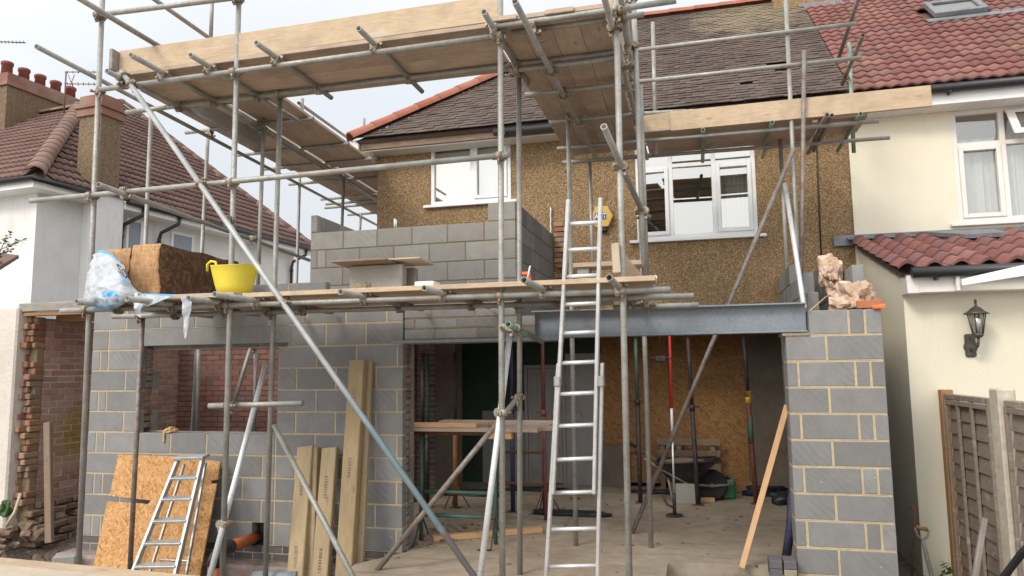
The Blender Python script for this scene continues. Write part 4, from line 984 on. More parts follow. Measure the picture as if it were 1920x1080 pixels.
# uprights
TV((194, -45), (147, 1065), YA); TV((449, -45), (417, 1080), YA); TV((938, -45), (942, 1080), YA, mt='galv'); TV((1154, -45), (1180, 1080), YA)
TV((526, 172), (498, 1075), YB2, mt='galv'); TV((268, 588), (243, 1080), YB2, mt='galv_dark'); TV((973, 130), (975, 1076), YB2+.08, zb=0.)
A_, B_ = PY(1214, 380, 7.5), PZ(1221, 1027, 0); T('standard', V((B_.x, B_.y, A_.z)), B_)
A_ = PZ(1080, 1023, 0); T('standard', V((A_.x+.01, A_.y, PY(1068, 212, A_.y).z)), A_)
TV((1186, -40), (1209, 520), YB2, zb=2.3); TV((1200, 160), (1212, 520), YB2+.12, zb=2.3)
TV((1106, 306), (1111, 500), 9.3, zb=2.2); TV((1224, 42), (1230, 290), 8.7, zb=None)
TV((1472, -30), (1499, 560), 8.58, zb=0.02); TV((1463, 262), (1478, 560), 9.3, zb=2.3)
T('brace', PY(1472, 345, 8.75), PY(1508, 580, 7.1), mt='galv_light', label='short pale leaning tube above the beam')
TV((1508, 95), (1502, 560), 8.5, zb=1.9, mt='galv_dark')
TV((1592, 80), (1601, 286), 9.35, zb=None, mt='galv_green')
# left return uprights
for p, q, y, zb in (((284, 205), (272, 470), 7.0, -.3), ((390, 255), (378, 480), 8.1, -.3), ((495, 222), (484, 520), 7.75, 2.2), ((562, 330), (556, 530), 10.4, 0), ((645, 325), (641, 430), 10.4, 0), ((677, 400), (675, 430), 13.0, 0), ((683, 222), (680, 330), 13.6, None), ((567, 185), (563, 260), 8.6, None), ((399, -30), (395, 75), 7.6, None)):
    TV(p, q, y, zb=zb)
# upper lift, front
T('ledger', PY(188, 168, YA-.05), PY(938, 67, YA-.05)); T('ledger', PY(237, 211, YB2-.06), PY(330, 199, YB2-.06)); T('ledger', PY(315, 201, YB2-.06), PY(1160, 98, YB2-.06))
for (px, py, L) in ((245, 103, 1.75), (357, 103, 1.75), (480, 80, 1.3), (672, 53, 1.4), (907, 22, 1.5)):
    z = 4.52; A = PZ(px, py, z); T('transom', A, A+V((0, L, 0)))
A = PZ(200, 133, 4.5); T('transom', A, A+V((.02, 2.3, 0)))
T('guard_rail', PY(183, 28, YA-.05), PY(470, -8, YA-.05))
A = PY(140, -8, 4.6); z = A.z; T('guard_rail', A, PZ(300, 88, z)); A = PY(280, -8, 6.0); T('guard_rail', A, PZ(396, 74, A.z))
# left return
zL = 4.85
T('ledger', PZ(68, 87, 4.76), PZ(640, 387, 4.83), ext=(0, 2.2)); T('ledger', PZ(452, 221, zL), PZ(700, 372, zL), ext=(0, 1.5)); T('ledger', PZ(452, 214, zL), PZ(690, 362, zL), ext=(0, 1.5), label='tube lying beside the gap between the boards')
for (px, py, xr) in ((348, 249, -4.0), (446, 291, -4.05), (490, 318, -4.05), (542, 346, -4.1), (602, 374, -4.15), (611, 383, -4.15), (609, 390, -4.15), (652, 403, -4.2)):
    A = PZ(px, py, 4.885); T('transom', A, V((xr-.55, A.y, 4.895)))
T('guard_rail', PY(560, 193, 8.5), PY(700, 293, 14.5))
# middle guard rail and its return
T('guard_rail', PY(57, 377, YA-.05), PY(955, 290, YA-.05))
A = PY(184, 346, 5.1); T('guard_rail', A, PZ(580, 488, A.z)); 
# lower lift
T('ledger', PY(115, 583, YA-.05), PY(1257, 543, YA-.05)); A, B = PZ(212, 594, 2.33), PZ(900, 577, 2.33)
T('ledger', PY(212, 594, YB2-.06), PY(1150, 566, YB2-.06)); T('ledger', PY(1050, 562, 5.85), PY(1301, 555, 5.85)); T('ledger', PY(1150, 577, YB2+.15), PY(1310, 572, YB2+.15))
for (px, py) in ((143, 566), (238, 560), (353, 559), (402, 552), (638, 547), (795, 540), (982, 525), (1142, 520)):
    A = PZ(px, py, 2.364); T('transom', A, A+V((0, 6.75-A.y, 0)))
# right return, upper
T('ledger', PY(918, 52, YA-.06), PY(1268, 1, YA-.06), label='doubled tube along the end of the right hand boards'); T('ledger', PY(960, 61, YA+.1), PY(1207, 27, YA+.1))
z = 4.41; T('ledger', PZ(965, 2, z), PZ(1103, 268, z), ext=(0, .6)); T('ledger', PZ(1132, -8, 4.42), PZ(1204, 262, 4.42), ext=(0, .8))
for (px, py, xr, y) in ((955, 133, -.5, None), (985, 178, -.5, None), (1030, 230, -.48, None), (1045, 279, -.55, None), (1055, 305, -.5, None)):
    A = PZ(px, py, 4.46); T('transom', A, V((xr, A.y+.02, 4.47)))
T('guard_rail', PY(1163, -8, 5.3), PY(1202, 250, 8.9)); T('guard_rail', PY(1178, -8, 6.2), PY(1196, 175, 8.7))
T('brace', PY(1132, 237, 4.95), PY(1208, 405, 6.35))
# right stage in front of the bedroom window
T('guard_rail', PY(1168, 97, 8.55), PY(1606, 44, 8.55), mt='galv'); T('guard_rail', PY(1178, 155, 8.55), PY(1615, 108, 8.55))
T('ledger', PY(1200, 213, 8.62), PY(1287, 208, 8.62)); T('ledger', PZ(1060, 277, 4.47), PZ(1647, 227, 4.47)); T('ledger', PZ(1058, 305, 4.47), PZ(1668, 258, 4.47))
for (px, py, mt, y2) in ((1318, 243, 'galv_green', 9.9), (1448, 229, 'galv_green', 9.9), (1551, 215, 'galv_dark', 9.9), (1560, 216, 'galv_dark', 9.8), (1614, 213, 'galv_green', 9.9)):
    A = PZ(px, py, 4.515); T('transom', A, V((A.x-.0, y2, 4.515)), mt=mt)
A = PY(1618, 66, 8.2); T('guard_rail', A, PZ(1579, 158, A.z), mt='galv_dark'); A = PY(1611, -8, 8.1); T('guard_rail', A, PZ(1573, 107, A.z), mt='galv_dark')
# braces
T('brace', PY(229, 136, 5.40), PY(892, 1085, 5.35), mt='galv_blue', label='long diagonal brace with a worn blue lower end', ext=(0, .3))
T('brace', PY(498, 684, 6.15), PY(391, 1090, 5.3), mt='galv_light', ext=(0, .1)); T('brace', PY(514, 798, 6.15), PY(662, 1082, 5.6), ext=(0, .3))
T('brace', PY(978, 737, 6.25), PY(700, 1078, 6.2), mt='galv_dark', ext=(0, .12)); T('brace', PY(958, 612, 5.6), PY(900, 1085, 5.35), mt='galv_light', ext=(0, .2))
T('brace', PY(1489, 278, 8.5), PZ(1185, 1000, 0.0), mt='galv_dark')
T('tie_tube', PY(392, 761, 5.58), PY(568, 756, 5.62)); T('tie_tube', PY(952, 608, 5.35), PY(1016, 640, 6.45), mt='galv_green')
T('standard', PY(373, 640, 7.6), PY(368, 830, 7.6)); T('brace', PY(474, 640, 7.8), PY(428, 790, 7.8)); T('standard', PY(480, 640, 7.9), PY(476, 830, 7.9))
# clamps where tubes cross
def coupler_mesh():
    bm = bmesh.new()
    cyl(bm, (-.026, 0, 0), (.026, 0, 0), .034, 12); cyl(bm, (0, -.026, .055), (0, .026, .055), .034, 12)
    box(bm, (-.03, -.03, .015), (.03, .03, .045), .006); 
    cyl(bm, (0, -.058, -.02), (0, -.02, -.012), .011, 6); cyl(bm, (-.012, -.062, -.005), (.012, -.062, -.005), .014, 6); cyl(bm, (.058, 0, .075), (.02, 0, .067), .011, 6); cyl(bm, (.062, -.012, .06), (.062, .012, .06), .014, 6)
    cyl(bm, (-.004, .03, .0), (-.004, .06, .004), .01, 6); box(bm, (-.02, .034, -.02), (.02, .048, .03), .004)
    bmesh.ops.recalc_face_normals(bm, faces=bm.faces)
    me = bpy.data.meshes.new('coupler'); bm.to_mesh(me); bm.free(); me.materials.append(M['coupler_metal']); return me
def couplers():
    me = coupler_mesh(); cand = []
    for i in range(len(TUBES)):
        for k in range(i+1, len(TUBES)):
            A, B, _ = TUBES[i]; C, D, _ = TUBES[k]
            u, v, w = B-A, D-C, A-C; a, b, c, d, e = u.dot(u), u.dot(v), v.dot(v), u.dot(w), v.dot(w); den = a*c-b*b
            if den < 1e-3*a*c: continue
            s, t = (b*e-c*d)/den, (a*e-b*d)/den
            if not (-.02 < s < 1.02 and -.02 < t < 1.02): continue
            s, t = min(1, max(0, s)), min(1, max(0, t)); p, q = A+u*s, C+v*t; g = (p-q).length
            if g < .17: cand.append((p.y, g, p, q, u.normalized(), v.normalized()))
    cand.sort(key=lambda z: z[0]); n = 0; done = []
    for y, g, p, q, u, v in cand:
        if n >= 98 or any((p-o).length < .05 for o in done): continue
        done.append(p); z = (q-p)
        z = z - u*z.dot(u)
        if z.length < .01: z = u.cross(v)
        z.normalize(); yv = z.cross(u); mm = Matrix((u, yv, z)).transposed().to_4x4(); mm.translation = p + (q-p)*.5 - z*.0275
        o = bpy.data.objects.new('coupler', me); COL.objects.link(o); o.parent = SC; o.matrix_parent_inverse = SC.matrix_world.inverted(); o.matrix_world = mm; n += 1
couplers()
# ------------------------------------------------------------------ boards
ORD = ['outermost', 'second', 'third', 'fourth', 'fifth']
def board(A, B, label, group, mt='board', w=.229, t=.038, up=(0, 0, 1), cat='scaffold board', name='scaffold_board'):
    o = bar(name, A, B, w, t, mt, None, up); 
    return tag(o, label, cat, group)
zU = 4.575
for k in range(4):
    y = 5.60+k*.228; j = random.uniform(-.004, .004)
    board((-5.25, y, zU+j), (-1.60, y, zU+j), ORD[k]+' board of the high front platform, counted from the camera side', 'boards of the high front platform')
board(PY(226, 118, 5.505), PY(936, 16, 5.505), 'long pale toe board on edge along the high front platform', 'toe boards', 'toe_wood', .225, .036, (0, -1, 0), 'toe board', 'toe_board')
A = PY(207, 110, 5.4); board(A, A+V((-.1, 2.6, 0)), 'short grey toe board at the left end of the high platform', 'toe boards', 'grey_wood', .2, .036, (1, 0, 0), 'toe board', 'toe_board')
for k, x in enumerate((-5.87, -5.64, -5.41, -5.12, -4.89, -4.66)):
    nm = ['outermost', 'second', 'third', 'fourth', 'fifth', 'innermost'][k]
    board((x, 6.6, 4.935), (x-.17, 10.0, 4.935), nm+' near board of the left return platform, counted from the street side', 'boards of the left return platform')
    board((x-.16-.012*(k > 3), 9.85, 4.974), (x-.38, 14.2, 4.974), nm+' far board of the left return platform, behind the near ones', 'boards of the left return platform')
for k in range(4):
    x = -1.44+k*.232
    board((x, 5.40+.02*(k % 2), zU+.0), (x-.03, 9.25, zU), ['leftmost board of the right return platform above the ladder', 'second board from the left of the platform above the ladder', 'third board from the left of the platform above the ladder', 'rightmost board of the right return platform above the ladder'][k], 'boards of the right return platform')
board((-.585, 5.55, 4.70), (-.62, 8.6, 4.70), 'pinkish toe board on edge along the right return platform', 'toe boards', 'board', .22, .036, (1, 0, 0), 'toe board', 'toe_board')
for k in range(4):
    y = 8.68+k*.235
    board((-.55, y, zU), (1.42 if k else 1.35, y, zU), ['front', 'second', 'third', 'rear'][k]+' board of the stage below the bedroom gutter', 'boards of the right hand stage')
for k in range(2):
    y = 8.85+k*.3
    board((1.46, y, zU), (1.93, y, zU), ['front', 'rear'][k]+' short board at the right end of the gutter stage', 'boards of the right hand stage', w=.28)
board(PY(1207, 233, 8.6), PY(1300, 220, 8.6), 'short toe board overlapped by the long one near the ladder top', 'toe boards', 'toe_wood', .2, .036, (0, -1, 0), 'toe board', 'toe_board')
board(PY(1257, 228, 8.56), PY(1746, 180, 8.56), 'long pale toe board below the tiled eaves, reaching the cream house', 'toe boards', 'toe_wood', .235, .036, (0, -1, 0), 'toe board', 'toe_board')
zP = 2.41
for k in range(5):
    y = 5.50+k*.228
    board((-3.75, y, zP), (-.30-.03*k, y, zP), ORD[k]+' board of the lower platform on the ladder side', 'boards of the lower platform', mt='toe_wood' if k == 0 else 'board')
    board((-5.35, y-.1, zP), (-3.76, y-.1, zP), ORD[k]+' board of the lower platform under the insulation', 'boards of the lower platform')
zT = zP+.019; zT2 = zT

# ================================================================== LADDERS
def ladder():
    t = thing('extension_ladder', (-1.0, 4.9, 0), 'aluminium extension ladder leaning on the lower scaffold platform', 'ladder')
    a = PZ(1020, 1110, .0); d0 = a.y
    def pl(px, py):                                                    # plane of the ladder: foot at z=0, touching the platform edge
        P0 = V((0, a.y, 0)); P1 = V((0, 5.42, 2.40)); n = V((0, -(P1.z-P0.z), P1.y-P0.y)).normalized(); return PP(px, py, P0, n), n
    def stile(sec, p, q, off, mt):
        (A, n), (B, _) = pl(*p), pl(*q); A = A+n*off; B = B+n*off
        bar('stile', A, B, .028, .062, mt, sec, n, .006)
    up = empty('upper_section', a); up.parent = t; up.matrix_parent_inverse = t.matrix_world.inverted()
    lo = empty('lower_section', a); lo.parent = t; lo.matrix_parent_inverse = t.matrix_world.inverted()
    n = pl(1000, 800)[1]; sgn = 1 if n.y < 0 else -1
    stile(up, (1066, 374), (1037, 925), 0, 'alu'); stile(up, (1126, 371), (1114, 925), 0, 'alu')
    stile(lo, (1046, 682), (1021, 1110), -.035*sgn, 'alu'); stile(lo, (1128, 682), (1119, 1110), -.035*sgn, 'alu')
    def xat(p, q, y): k = (y-p[1])/(q[1]-p[1]); return p[0]+(q[0]-p[0])*k
    for y in (418, 467, 517, 569, 623, 679, 737, 797, 860):
        A = pl(xat((1066, 374), (1037, 925), y), y+2)[0]; B = pl(xat((1126, 371), (1114, 925), y), y-1)[0]
        bm = bmesh.new(); cyl(bm, A, B, .0165, 10); link('rung', bm, 'alu', up)
    for y in (925, 994, 1064):
        A = pl(xat((1046, 682), (1021, 1110), y), y+2)[0]-n*.035*sgn; B = pl(xat((1128, 682), (1119, 1110), y), y)[0]-n*.035*sgn
        bm = bmesh.new(); cyl(bm, A, B, .0165, 10); link('rung', bm, 'alu', lo)
    for p in ((1046, 715), (1127, 715)):
        A = pl(*p)[0]; bm = bmesh.new(); box(bm, A-V((.025, .045, .04)), A+V((.025, .045, .04)), .008); link('bracket', bm, 'galv', lo)
ladder()
def stepladder():
    t = thing('step_ladder', PZ(290, 1080, -.28), 'old aluminium step ladder folded and leaning on the strand board sheet', 'step ladder')
    yt, yb, zt_, zb_ = 6.42, 5.85, None, None
    P0, P1 = PY(345, 858, yt), PY(248, 1085, yb); d = V((1, 0, 0)); n = (P1-P0).cross(d).normalized()
    if n.y > 0: n = -n
    def pl(px, py, off=0): return PP(px, py, P0+n*off, n)
    bar('stile', pl(336, 858), pl(245, 1085), .03, .05, 'alu_old', t, n); bar('stile', pl(381, 858), pl(325, 1095), .03, .05, 'alu_old', t, n)
    for y in (896, 935, 976, 1018, 1061):
        k = (y-858)/(1085-858); bar('tread', pl(336-91*k+3, y), pl(381-53*k, y-1), .085, .025, 'alu_old', t, V((0, -.25, 1)))
    bar('top_step', pl(331, 858), pl(387, 856), .12, .03, 'alu_old', t, V((0, -.2, 1)))
    bar('rear_leg', pl(346, 870, -.09), pl(276, 1090, -.22), .02, .03, 'alu_old', t, n); bar('rear_leg', pl(386, 868, -.09), pl(347, 1090, -.22), .02, .03, 'alu_old', t, n)
    bar('rear_brace', pl(300, 1050, -.2), pl(352, 1052, -.2), .015, .03, 'alu_old', t, n)
stepladder()

# ================================================================== LEANING TIMBER AND SHEETS
def osb_sheet():
    P0, P1 = PY(222, 852, 6.74), PY(173, 1072, 6.30); n = (P1-P0).cross(V((1, 0, 0))).normalized()
    if n.y > 0: n = -n
    def pl(px, py): return PP(px, py, P0, n)
    pts = [pl(*p) for p in ((222, 852), (330, 856), (413, 865), (408, 899), (396, 901), (396, 906), (406, 907), (372, 1092), (173, 1072), (201, 940), (270, 944), (276, 946), (283, 938), (205, 930))]
    bm = bmesh.new(); a = [bm.verts.new(p) for p in pts]; f = bm.faces.new(a); r = bmesh.ops.extrude_face_region(bm, geom=[f]); vs = [x for x in r['geom'] if isinstance(x, bmesh.types.BMVert)]
    bmesh.ops.translate(bm, verts=vs, vec=-n*.018); bmesh.ops.triangulate(bm, faces=[x for x in bm.faces if len(x.verts) > 4])
    tag(link('osb_sheet', bm, 'osb'), 'orange strand board sheet with a sawn slot leaning against the block wall', 'board')
osb_sheet()
def sleepers():
    specs = [((575, 838), (555, 1090), .17, .075, 6.72, 6.35, 'nearest treated post of the leaning pair, left of the tall ones'),
             ((592, 840), (584, 1090), .10, .12, 6.76, 6.45, 'treated post half hidden behind the leftmost leaning post'),
             ((620, 840), (601, 1090), .165, .07, 6.72, 6.36, 'short treated plank leaning between the left post and the tall plank'),
             ((672, 676), (646, 1090), .165, .085, 6.70, 6.34, 'tall treated plank in front, leaning beside the opening'),
             ((688, 678), (668, 1090), .13, .06, 6.78, 6.45, 'tall treated plank half hidden behind the front tall one')]
    for (p, q, w, th, ya, yb, lab) in specs:
        A, B = PY(*p, ya), PY(*q, yb); d = B-A; B = A+d*((-.3-A.z)/d.z)
        o = bar('timber_plank', A, B, w, th, 'treated', None, (0, -1, 0), .008); tag(o, lab, 'timber', 'treated timbers leaning on the block wall')
        rng = random.Random(len(lab)); L = d.length
        for g0 in (.28, .95):
            bm = bmesh.new()                                         # stencilled marks down the face, unreadable at this size
            x = -(B-A).length/2 + g0
            for i in range(9):
                h = rng.uniform(.008, .02); box(bm, (x, -.012-rng.uniform(0, .012), th/2), (x+h, .012+rng.uniform(0, .006), th/2+.0012)); x += h+rng.uniform(.006, .014)
            mk = link('stencil_mark', bm, 'old_wood', o, o.matrix_world.copy())
sleepers()
A, B = PY(1476, 760, 7.05), PZ(1391, 1064, .0)
tag(bar('timber_lath', A, B, .05, .028, 'lath', None, (-.2, -1, 0), .002), 'fresh orange timber lath leaning against the pier', 'lath')
A, B = PY(1846, 972, 6.9), PY(1828, 1085, 6.75)
tag(bar('timber_lath', A, B + (B-A)*.2, .04, .04, 'grey_wood', None, (0, -1, 0), .003), 'pale grey batten standing against the fence panel', 'lath')
def foreground():
    a, b = PY(-60, 1046, 4.05), PY(270, 1076, 4.05)
    o = bar('timber_beam', a+V((0, 0, -.045)), b+V((.5, 0, -.06)), .16, .09, 'toe_wood', None, (0, 0, 1), .008); tag(o, 'pale timber rail lying across the near left corner', 'timber')
    a, b = PY(-60, 1072, 3.7), PY(150, 1090, 3.7)
    o = bar('timber_beam', a+V((-.1, 0, -.02)), b+V((.3, 0, -.04)), .42, .03, 'ply', None, (0, 0, 1), .004); tag(o, 'pale board lying in front of the timber rail', 'board')
foreground()

# ================================================================== ON THE LOWER PLATFORM
def insulation():
    x1 = PY(298, 500, 5.42).x; y0 = 5.42; zt = PY(303, 457, y0).z
    t = None
    for k in range(2):
        xa = x1-.30*(k+1)+.006*(k == 1); xb = x1-.30*k-.012*(k == 0)*0 - .012*k
        bm = bmesh.new(); r = bmesh.ops.create_cube(bm, size=1)
        bmesh.ops.subdivide_edges(bm, edges=bm.edges[:], cuts=9, use_grid_fill=True)
        from mathutils import noise as NZ
        for v in bm.verts:
            p = V((xa+(v.co.x+.5)*(xb-xa), y0+(v.co.y+.5)*1.15, zT2+(v.co.z+.5)*(zt-zT2-.02*k)))
            nv = NZ.noise(p*6)*.018+NZ.noise(p*17)*.01; 
            if v.co.y < -.45: p.y += nv*1.6
            if abs(v.co.x) > .45: p.x += nv
            if v.co.z > .45: p.z += nv*.8
            v.co = p
        for f in bm.faces: f.normal_update(); f.material_index = 0 if f.normal.y < -.6 or f.normal.z > .6 else 1
        o = link('insulation_batt', bm, ['wool_end', 'wool_face'], smooth=True)
        tag(o, ['brown mineral wool batt with its dark face towards the yellow tub', 'brown mineral wool batt next to the white plastic wrapping'][k], 'insulation', 'mineral wool batts on the lower platform')
insulation()
def bag():
    from mathutils import noise as NZ
    t = thing('plastic_sheet', PY(215, 570, 5.2), 'torn white plastic wrapping with blue print hanging over the platform edge', 'plastic wrapping')
    # quad patch: rows of picture points from the top edge to the bottom edge, each with a depth
    rows = [[(178, 478, 5.42), (190, 469, 5.35), (206, 474, 5.31), (218, 482, 5.29), (229, 492, 5.28)],
            [(168, 505, 5.36), (183, 503, 5.24), (202, 505, 5.20), (222, 508, 5.20), (240, 515, 5.24)],
            [(161, 533, 5.34), (178, 533, 5.16), (202, 533, 5.11), (228, 534, 5.12), (254, 541, 5.2)],
            [(160, 556, 5.34), (178, 558, 5.14), (204, 559, 5.08), (230, 557, 5.1), (262, 553, 5.2)],
            [(163, 572, 5.36), (182, 577, 5.2), (206, 578, 5.14), (228, 573, 5.14), (252, 562, 5.22)]]
    G_ = [[PY(*p) for p in r] for r in rows]
    def bez(row, u):
        n = len(row)-1; x = u*n; i = min(int(x), n-1); f = x-i
        p0, p1, p2, p3 = row[max(i-1, 0)], row[i], row[i+1], row[min(i+2, n)]
        return p1 + (p2-p0)*(.5*f) + (p0*2-p1*5+p2*4-p3)*(.5*f*f) + (p1*3-p0-p2*3+p3)*(.5*f**3)
    def S_(u, v):
        c = [bez(r, u) for r in G_]; p = bez(c, v)
        k = NZ.noise(p*9)*.022 + NZ.noise(V((p.x*30, p.y*10, p.z*8)))*.012 + abs(NZ.noise(V((p.x*14+p.z*9, 0, p.z*16))))*-.03
        return p + V((.2, 1, .1))*k
    bm = bmesh.new(); n = 36; g = [[bm.verts.new(S_(i/n, k/n)) for i in range(n+1)] for k in range(n+1)]
    for k in range(n):
        for i in range(n):
            f = bm.faces.new((g[k][i], g[k][i+1], g[k+1][i+1], g[k+1][i])); f.smooth = True
            if k < 2 and i > 4 or (k > 32 and 3 < i < 22): f.material_index = 1
            if 22 <= k <= 25 and 14 <= i <= 24 and (i+k) % 5 != 0: f.material_index = 1
            if 28 <= k < 31 and i % 7 in (2, 3) : f.material_index = 1
    sk = link('wrapping', bm, ['plastic_sheet', 'bag_blue'], t)
    for txt, mt, (cu, cv), size, asp in (('SOL', 'black_ink', (.80, .30), .115, .9), ('37', 'bag_blue', (.72, .43), .09, 1)):
        me = text_mesh(txt, 1); bm = bmesh.new(); bm.from_mesh(me); bpy.data.meshes.remove(me)
        bmesh.ops.triangulate(bm, faces=bm.faces); bmesh.ops.subdivide_edges(bm, edges=bm.edges[:], cuts=2)
        W_ = .62; H_ = .5
        for v in bm.verts:
            a = R(-24); x, y = v.co.x*math.cos(a)-v.co.y*math.sin(a), v.co.x*math.sin(a)+v.co.y*math.cos(a)
            u, w = cu+x*size*1.5, cv-y*size*1.9; u = min(.995, max(0, u)); p = S_(u, max(0, min(1, w))); v.co = p+V((.05, -.012, 0))
        for f in bm.faces: f.material_index = 0
        link('lettering', bm, mt, sk)
    def ribbon(name, pts, mts, n=14):
        bm = bmesh.new(); rows_ = []
        for i in range(n+1):
            x = i/n*(len(pts)-1); k = min(int(x), len(pts)-2); f = x-k
            L_ = [PY(*pts[k][0]).lerp(PY(*pts[k+1][0]), f), PY(*pts[k][1]).lerp(PY(*pts[k+1][1]), f)]
            row = []
            for q in range(7):
                p = L_[0].lerp(L_[1], q/6); p = p + V((0, 1, .2))*(NZ.noise(p*22)*.02); row.append(bm.verts.new(p))
            rows_.append(row)
        for a, b in zip(rows_, rows_[1:]):
            for q in range(6):
                fc = bm.faces.new((a[q], a[q+1], b[q+1], b[q])); fc.smooth = True; fc.material_index = 1 if (q >= 5 and len(mts) > 1) else 0
        link(name, bm, mts, t)
    ribbon('torn_flap', [((248, 546, 5.2), (262, 548, 5.22)), ((250, 566, 5.16), (300, 566, 5.22)), ((254, 580, 5.14), (280, 574, 5.2))], ['plastic_sheet', 'bag_blue'])
    ribbon('torn_flap', [((255, 555, 5.22), (262, 550, 5.24)), ((276, 575, 5.12), (330, 552, 5.24))], ['plastic_sheet', 'bag_blue'])
    ribbon('torn_strip', [((253, 548, 5.12), (259, 548, 5.12)), ((252, 575, 5.1), (263, 572, 5.1)), ((256, 592, 5.1), (263, 596, 5.1))], ['plastic_sheet'])
    ribbon('torn_strip', [((339, 555, 5.1), (360, 556, 5.14)), ((342, 580, 5.08), (357, 582, 5.1)), ((346, 636, 5.1), (349, 634, 5.1))], ['plastic_sheet'])
bag()
def tub():
    c = PZ(424, 552, zT2); c.y += .12; c.z = zT2; k = 1.0
    r1 = (PY(465, 505, c.y)-PY(384, 505, c.y)).length/2*.9; h = PY(424, 496, c.y-r1).z - zT2
    t = thing('flexible_tub', c, 'yellow flexible rubber tub with worn sides', 'tub')
    bm = bmesh.new(); lathe(bm, c, [(r1*.70, 0), (r1*.80, h*.3), (r1*.92, h*.72), (r1*1.0, h*.97), (r1*1.03, h), (r1*.98, h*.99), (r1*.88, h*.7), (r1*.7, .02)], 32)
    for v in bm.verts: v.co.x += .012*math.sin(v.co.z*9); v.co.z += .02*((v.co.x-c.x)/r1)**2*((v.co.z-c.z)/h)
    link('body', bm, 'yellow_rubber', t)
    for s in (-1,):
        bm = bmesh.new(); p = c+V((-r1*.86, -r1*.38, h)); path(bm, [p+V((-.06*1, .0, -.03)), p+V((-.055, -.01, .03)), p+V((-.015, -.015, .055)), p+V((.035, -.02, .045)), p+V((.065, -.03, -.02))], .011, 8); link('handle', bm, 'yellow_rubber', t)
    bm = bmesh.new(); p = c+V((r1*.8, .10, h)); path(bm, [p+V((-.06, .05, -.03)), p+V((-.05, .05, .02)), p+V((.0, .02, .03)), p+V((.04, -.02, .01)), p+V((.05, -.03, -.04))], .011, 8); link('handle', bm, 'yellow_rubber', t)
tub()
def platform_items():
    yb = 5.75
    for k, (pa, pb) in enumerate((((655, 540), (754, 537)), ((700, 535), (775, 534)))):
        xa, xb = PY(*pa, yb+k*.22).x, PY(*pb, yb+k*.22).x; zt = PY(700, 497, yb).z
        bm = bmesh.new(); box(bm, (xa, yb+k*.24, zT), (xb, yb+.1+k*.24, zt), .006)
        o = link('concrete_block', bm, 'block_pale'); tag(o, ['front grey block holding up the loose mixing boards', 'rear grey block under the loose mixing boards'][k], 'block', 'blocks of the mixing table')
    zt = PY(700, 497, yb).z
    for k, (a, b, y, tilt) in enumerate(((638, 740, yb-.02, .0), (690, 801, yb+.10, -.0))):
        A, B = PY(a, 494, y), PY(b, 492, y); A.z = zt+.012+k*.014; B.z = zt+.012+k*.014+(.0 if k == 0 else -.0)
        o = bar('loose_board', A, B, .36, .012, 'old_wood' if k == 0 else 'ply', None, (0, .03, 1), .002); tag(o, ['lower thin board lying on the two grey blocks', 'upper thin board lying on the two grey blocks'][k], 'board', 'thin boards on the mixing table')
    bm = bmesh.new(); a, b = PY(780, 537, 5.7), PY(816, 536, 5.7); box(bm, (a.x, 5.66, zT), (b.x, 5.82, PY(800, 528, 5.7).z), .008); tag(link('plastic_tray', bm, 'white_paint'), 'small white tray lying beside the mixing table', 'tray')
    bm = bmesh.new(); a = PZ(642, 541, zT); lump(bm, (a.x, 5.75, zT+.045), (.075, .06, .055), 4, 3, .35); tag(link('mortar_lump', bm, 'mortar_lump'), 'lump of dried mortar left of the mixing table', 'mortar')
    # bits near the ladder
    z = PY(1150, 497, 6.1).z
    o = bar('loose_board', V((PY(1078, 497, 6.1).x, 6.12, z)), V((PY(1204, 491, 6.1).x, 6.12, z+.0)), .24, .038, 'board'); tag(o, 'short raised board behind the ladder head', 'board')
    a = PY(1085, 515, 6.1); bm = bmesh.new(); box(bm, (a.x, 6.03, zT), (a.x+.1, 6.2, z-.02), .006); tag(link('concrete_block', bm, 'block_pale'), 'block end propping the raised board behind the ladder', 'block')
    bm = bmesh.new(); pts = [PY(1165, 527, 5.75), PY(1212, 527, 5.85), PY(1172, 478, 5.62)]; poly(bm, pts, .014, (.2, 1, 0)); tag(link('plywood_offcut', bm, 'board'), 'triangular plywood offcut leaning on the pole by the ladder', 'plywood')
    a, b = PY(1153, 456, 5.45), PY(1157, 512, 5.45); o = bar('mortar_hawk', a, b, .06, .035, 'ply', None, (0, -1, 0), .006); tag(o, 'small pale wooden float tied to the pole beside the ladder', 'float')
    bm = bmesh.new(); a = PY(1215, 527, 5.6); box(bm, (PY(1193, 520, 5.6).x, 5.6, zT), (PY(1232, 520, 5.6).x, 5.64, zT+.028), .006); tag(link('timber_offcut', bm, 'white_paint'), 'whitish batten end at the right end of the lower platform', 'timber')
    bm = bmesh.new(); a = PY(985, 512, 6.0); box(bm, (a.x-.03, 6.0, a.z-.012), (a.x+.035, 6.05, a.z+.012), .004); box(bm, (a.x+.0, 6.05, zT), (a.x+.03, 6.1, a.z-.01), .003); tag(link('profile_clamp', bm, 'neon_orange'), 'small orange profile clamp on the lower platform', 'clamp')
    bm = bmesh.new(); a = PY(992, 505, 6.0); path(bm, [a+V((-.02, 0, -.1)), a+V((.01, 0, .03))], .008, 6); tag(link('trowel_handle', bm, 'white_paint'), 'thin white stick leaning by the orange clamp', 'stick')
    bm = bmesh.new(); p = [PY(1032+k % 2, 388+k*8, HY-.05) for k in range(8)]; path(bm, p, .012, 6); tag(link('wall_tie', bm, 'galv_light'), 'thin perforated steel wall starter strip by the toothed brick', 'steel strip')
    bm = bmesh.new()
    a, b = PY(740, 430, 8.05), PY(740, 410, 8.05); path(bm, [a, b], .012, 6); a, b = PY(743, 430, 8.05), PY(743, 412, 8.05); path(bm, [a, b], .008, 6); tag(link('wall_tie', bm, 'galv_light'), 'thin steel stick standing on the upper block wall', 'steel strip')
platform_items()
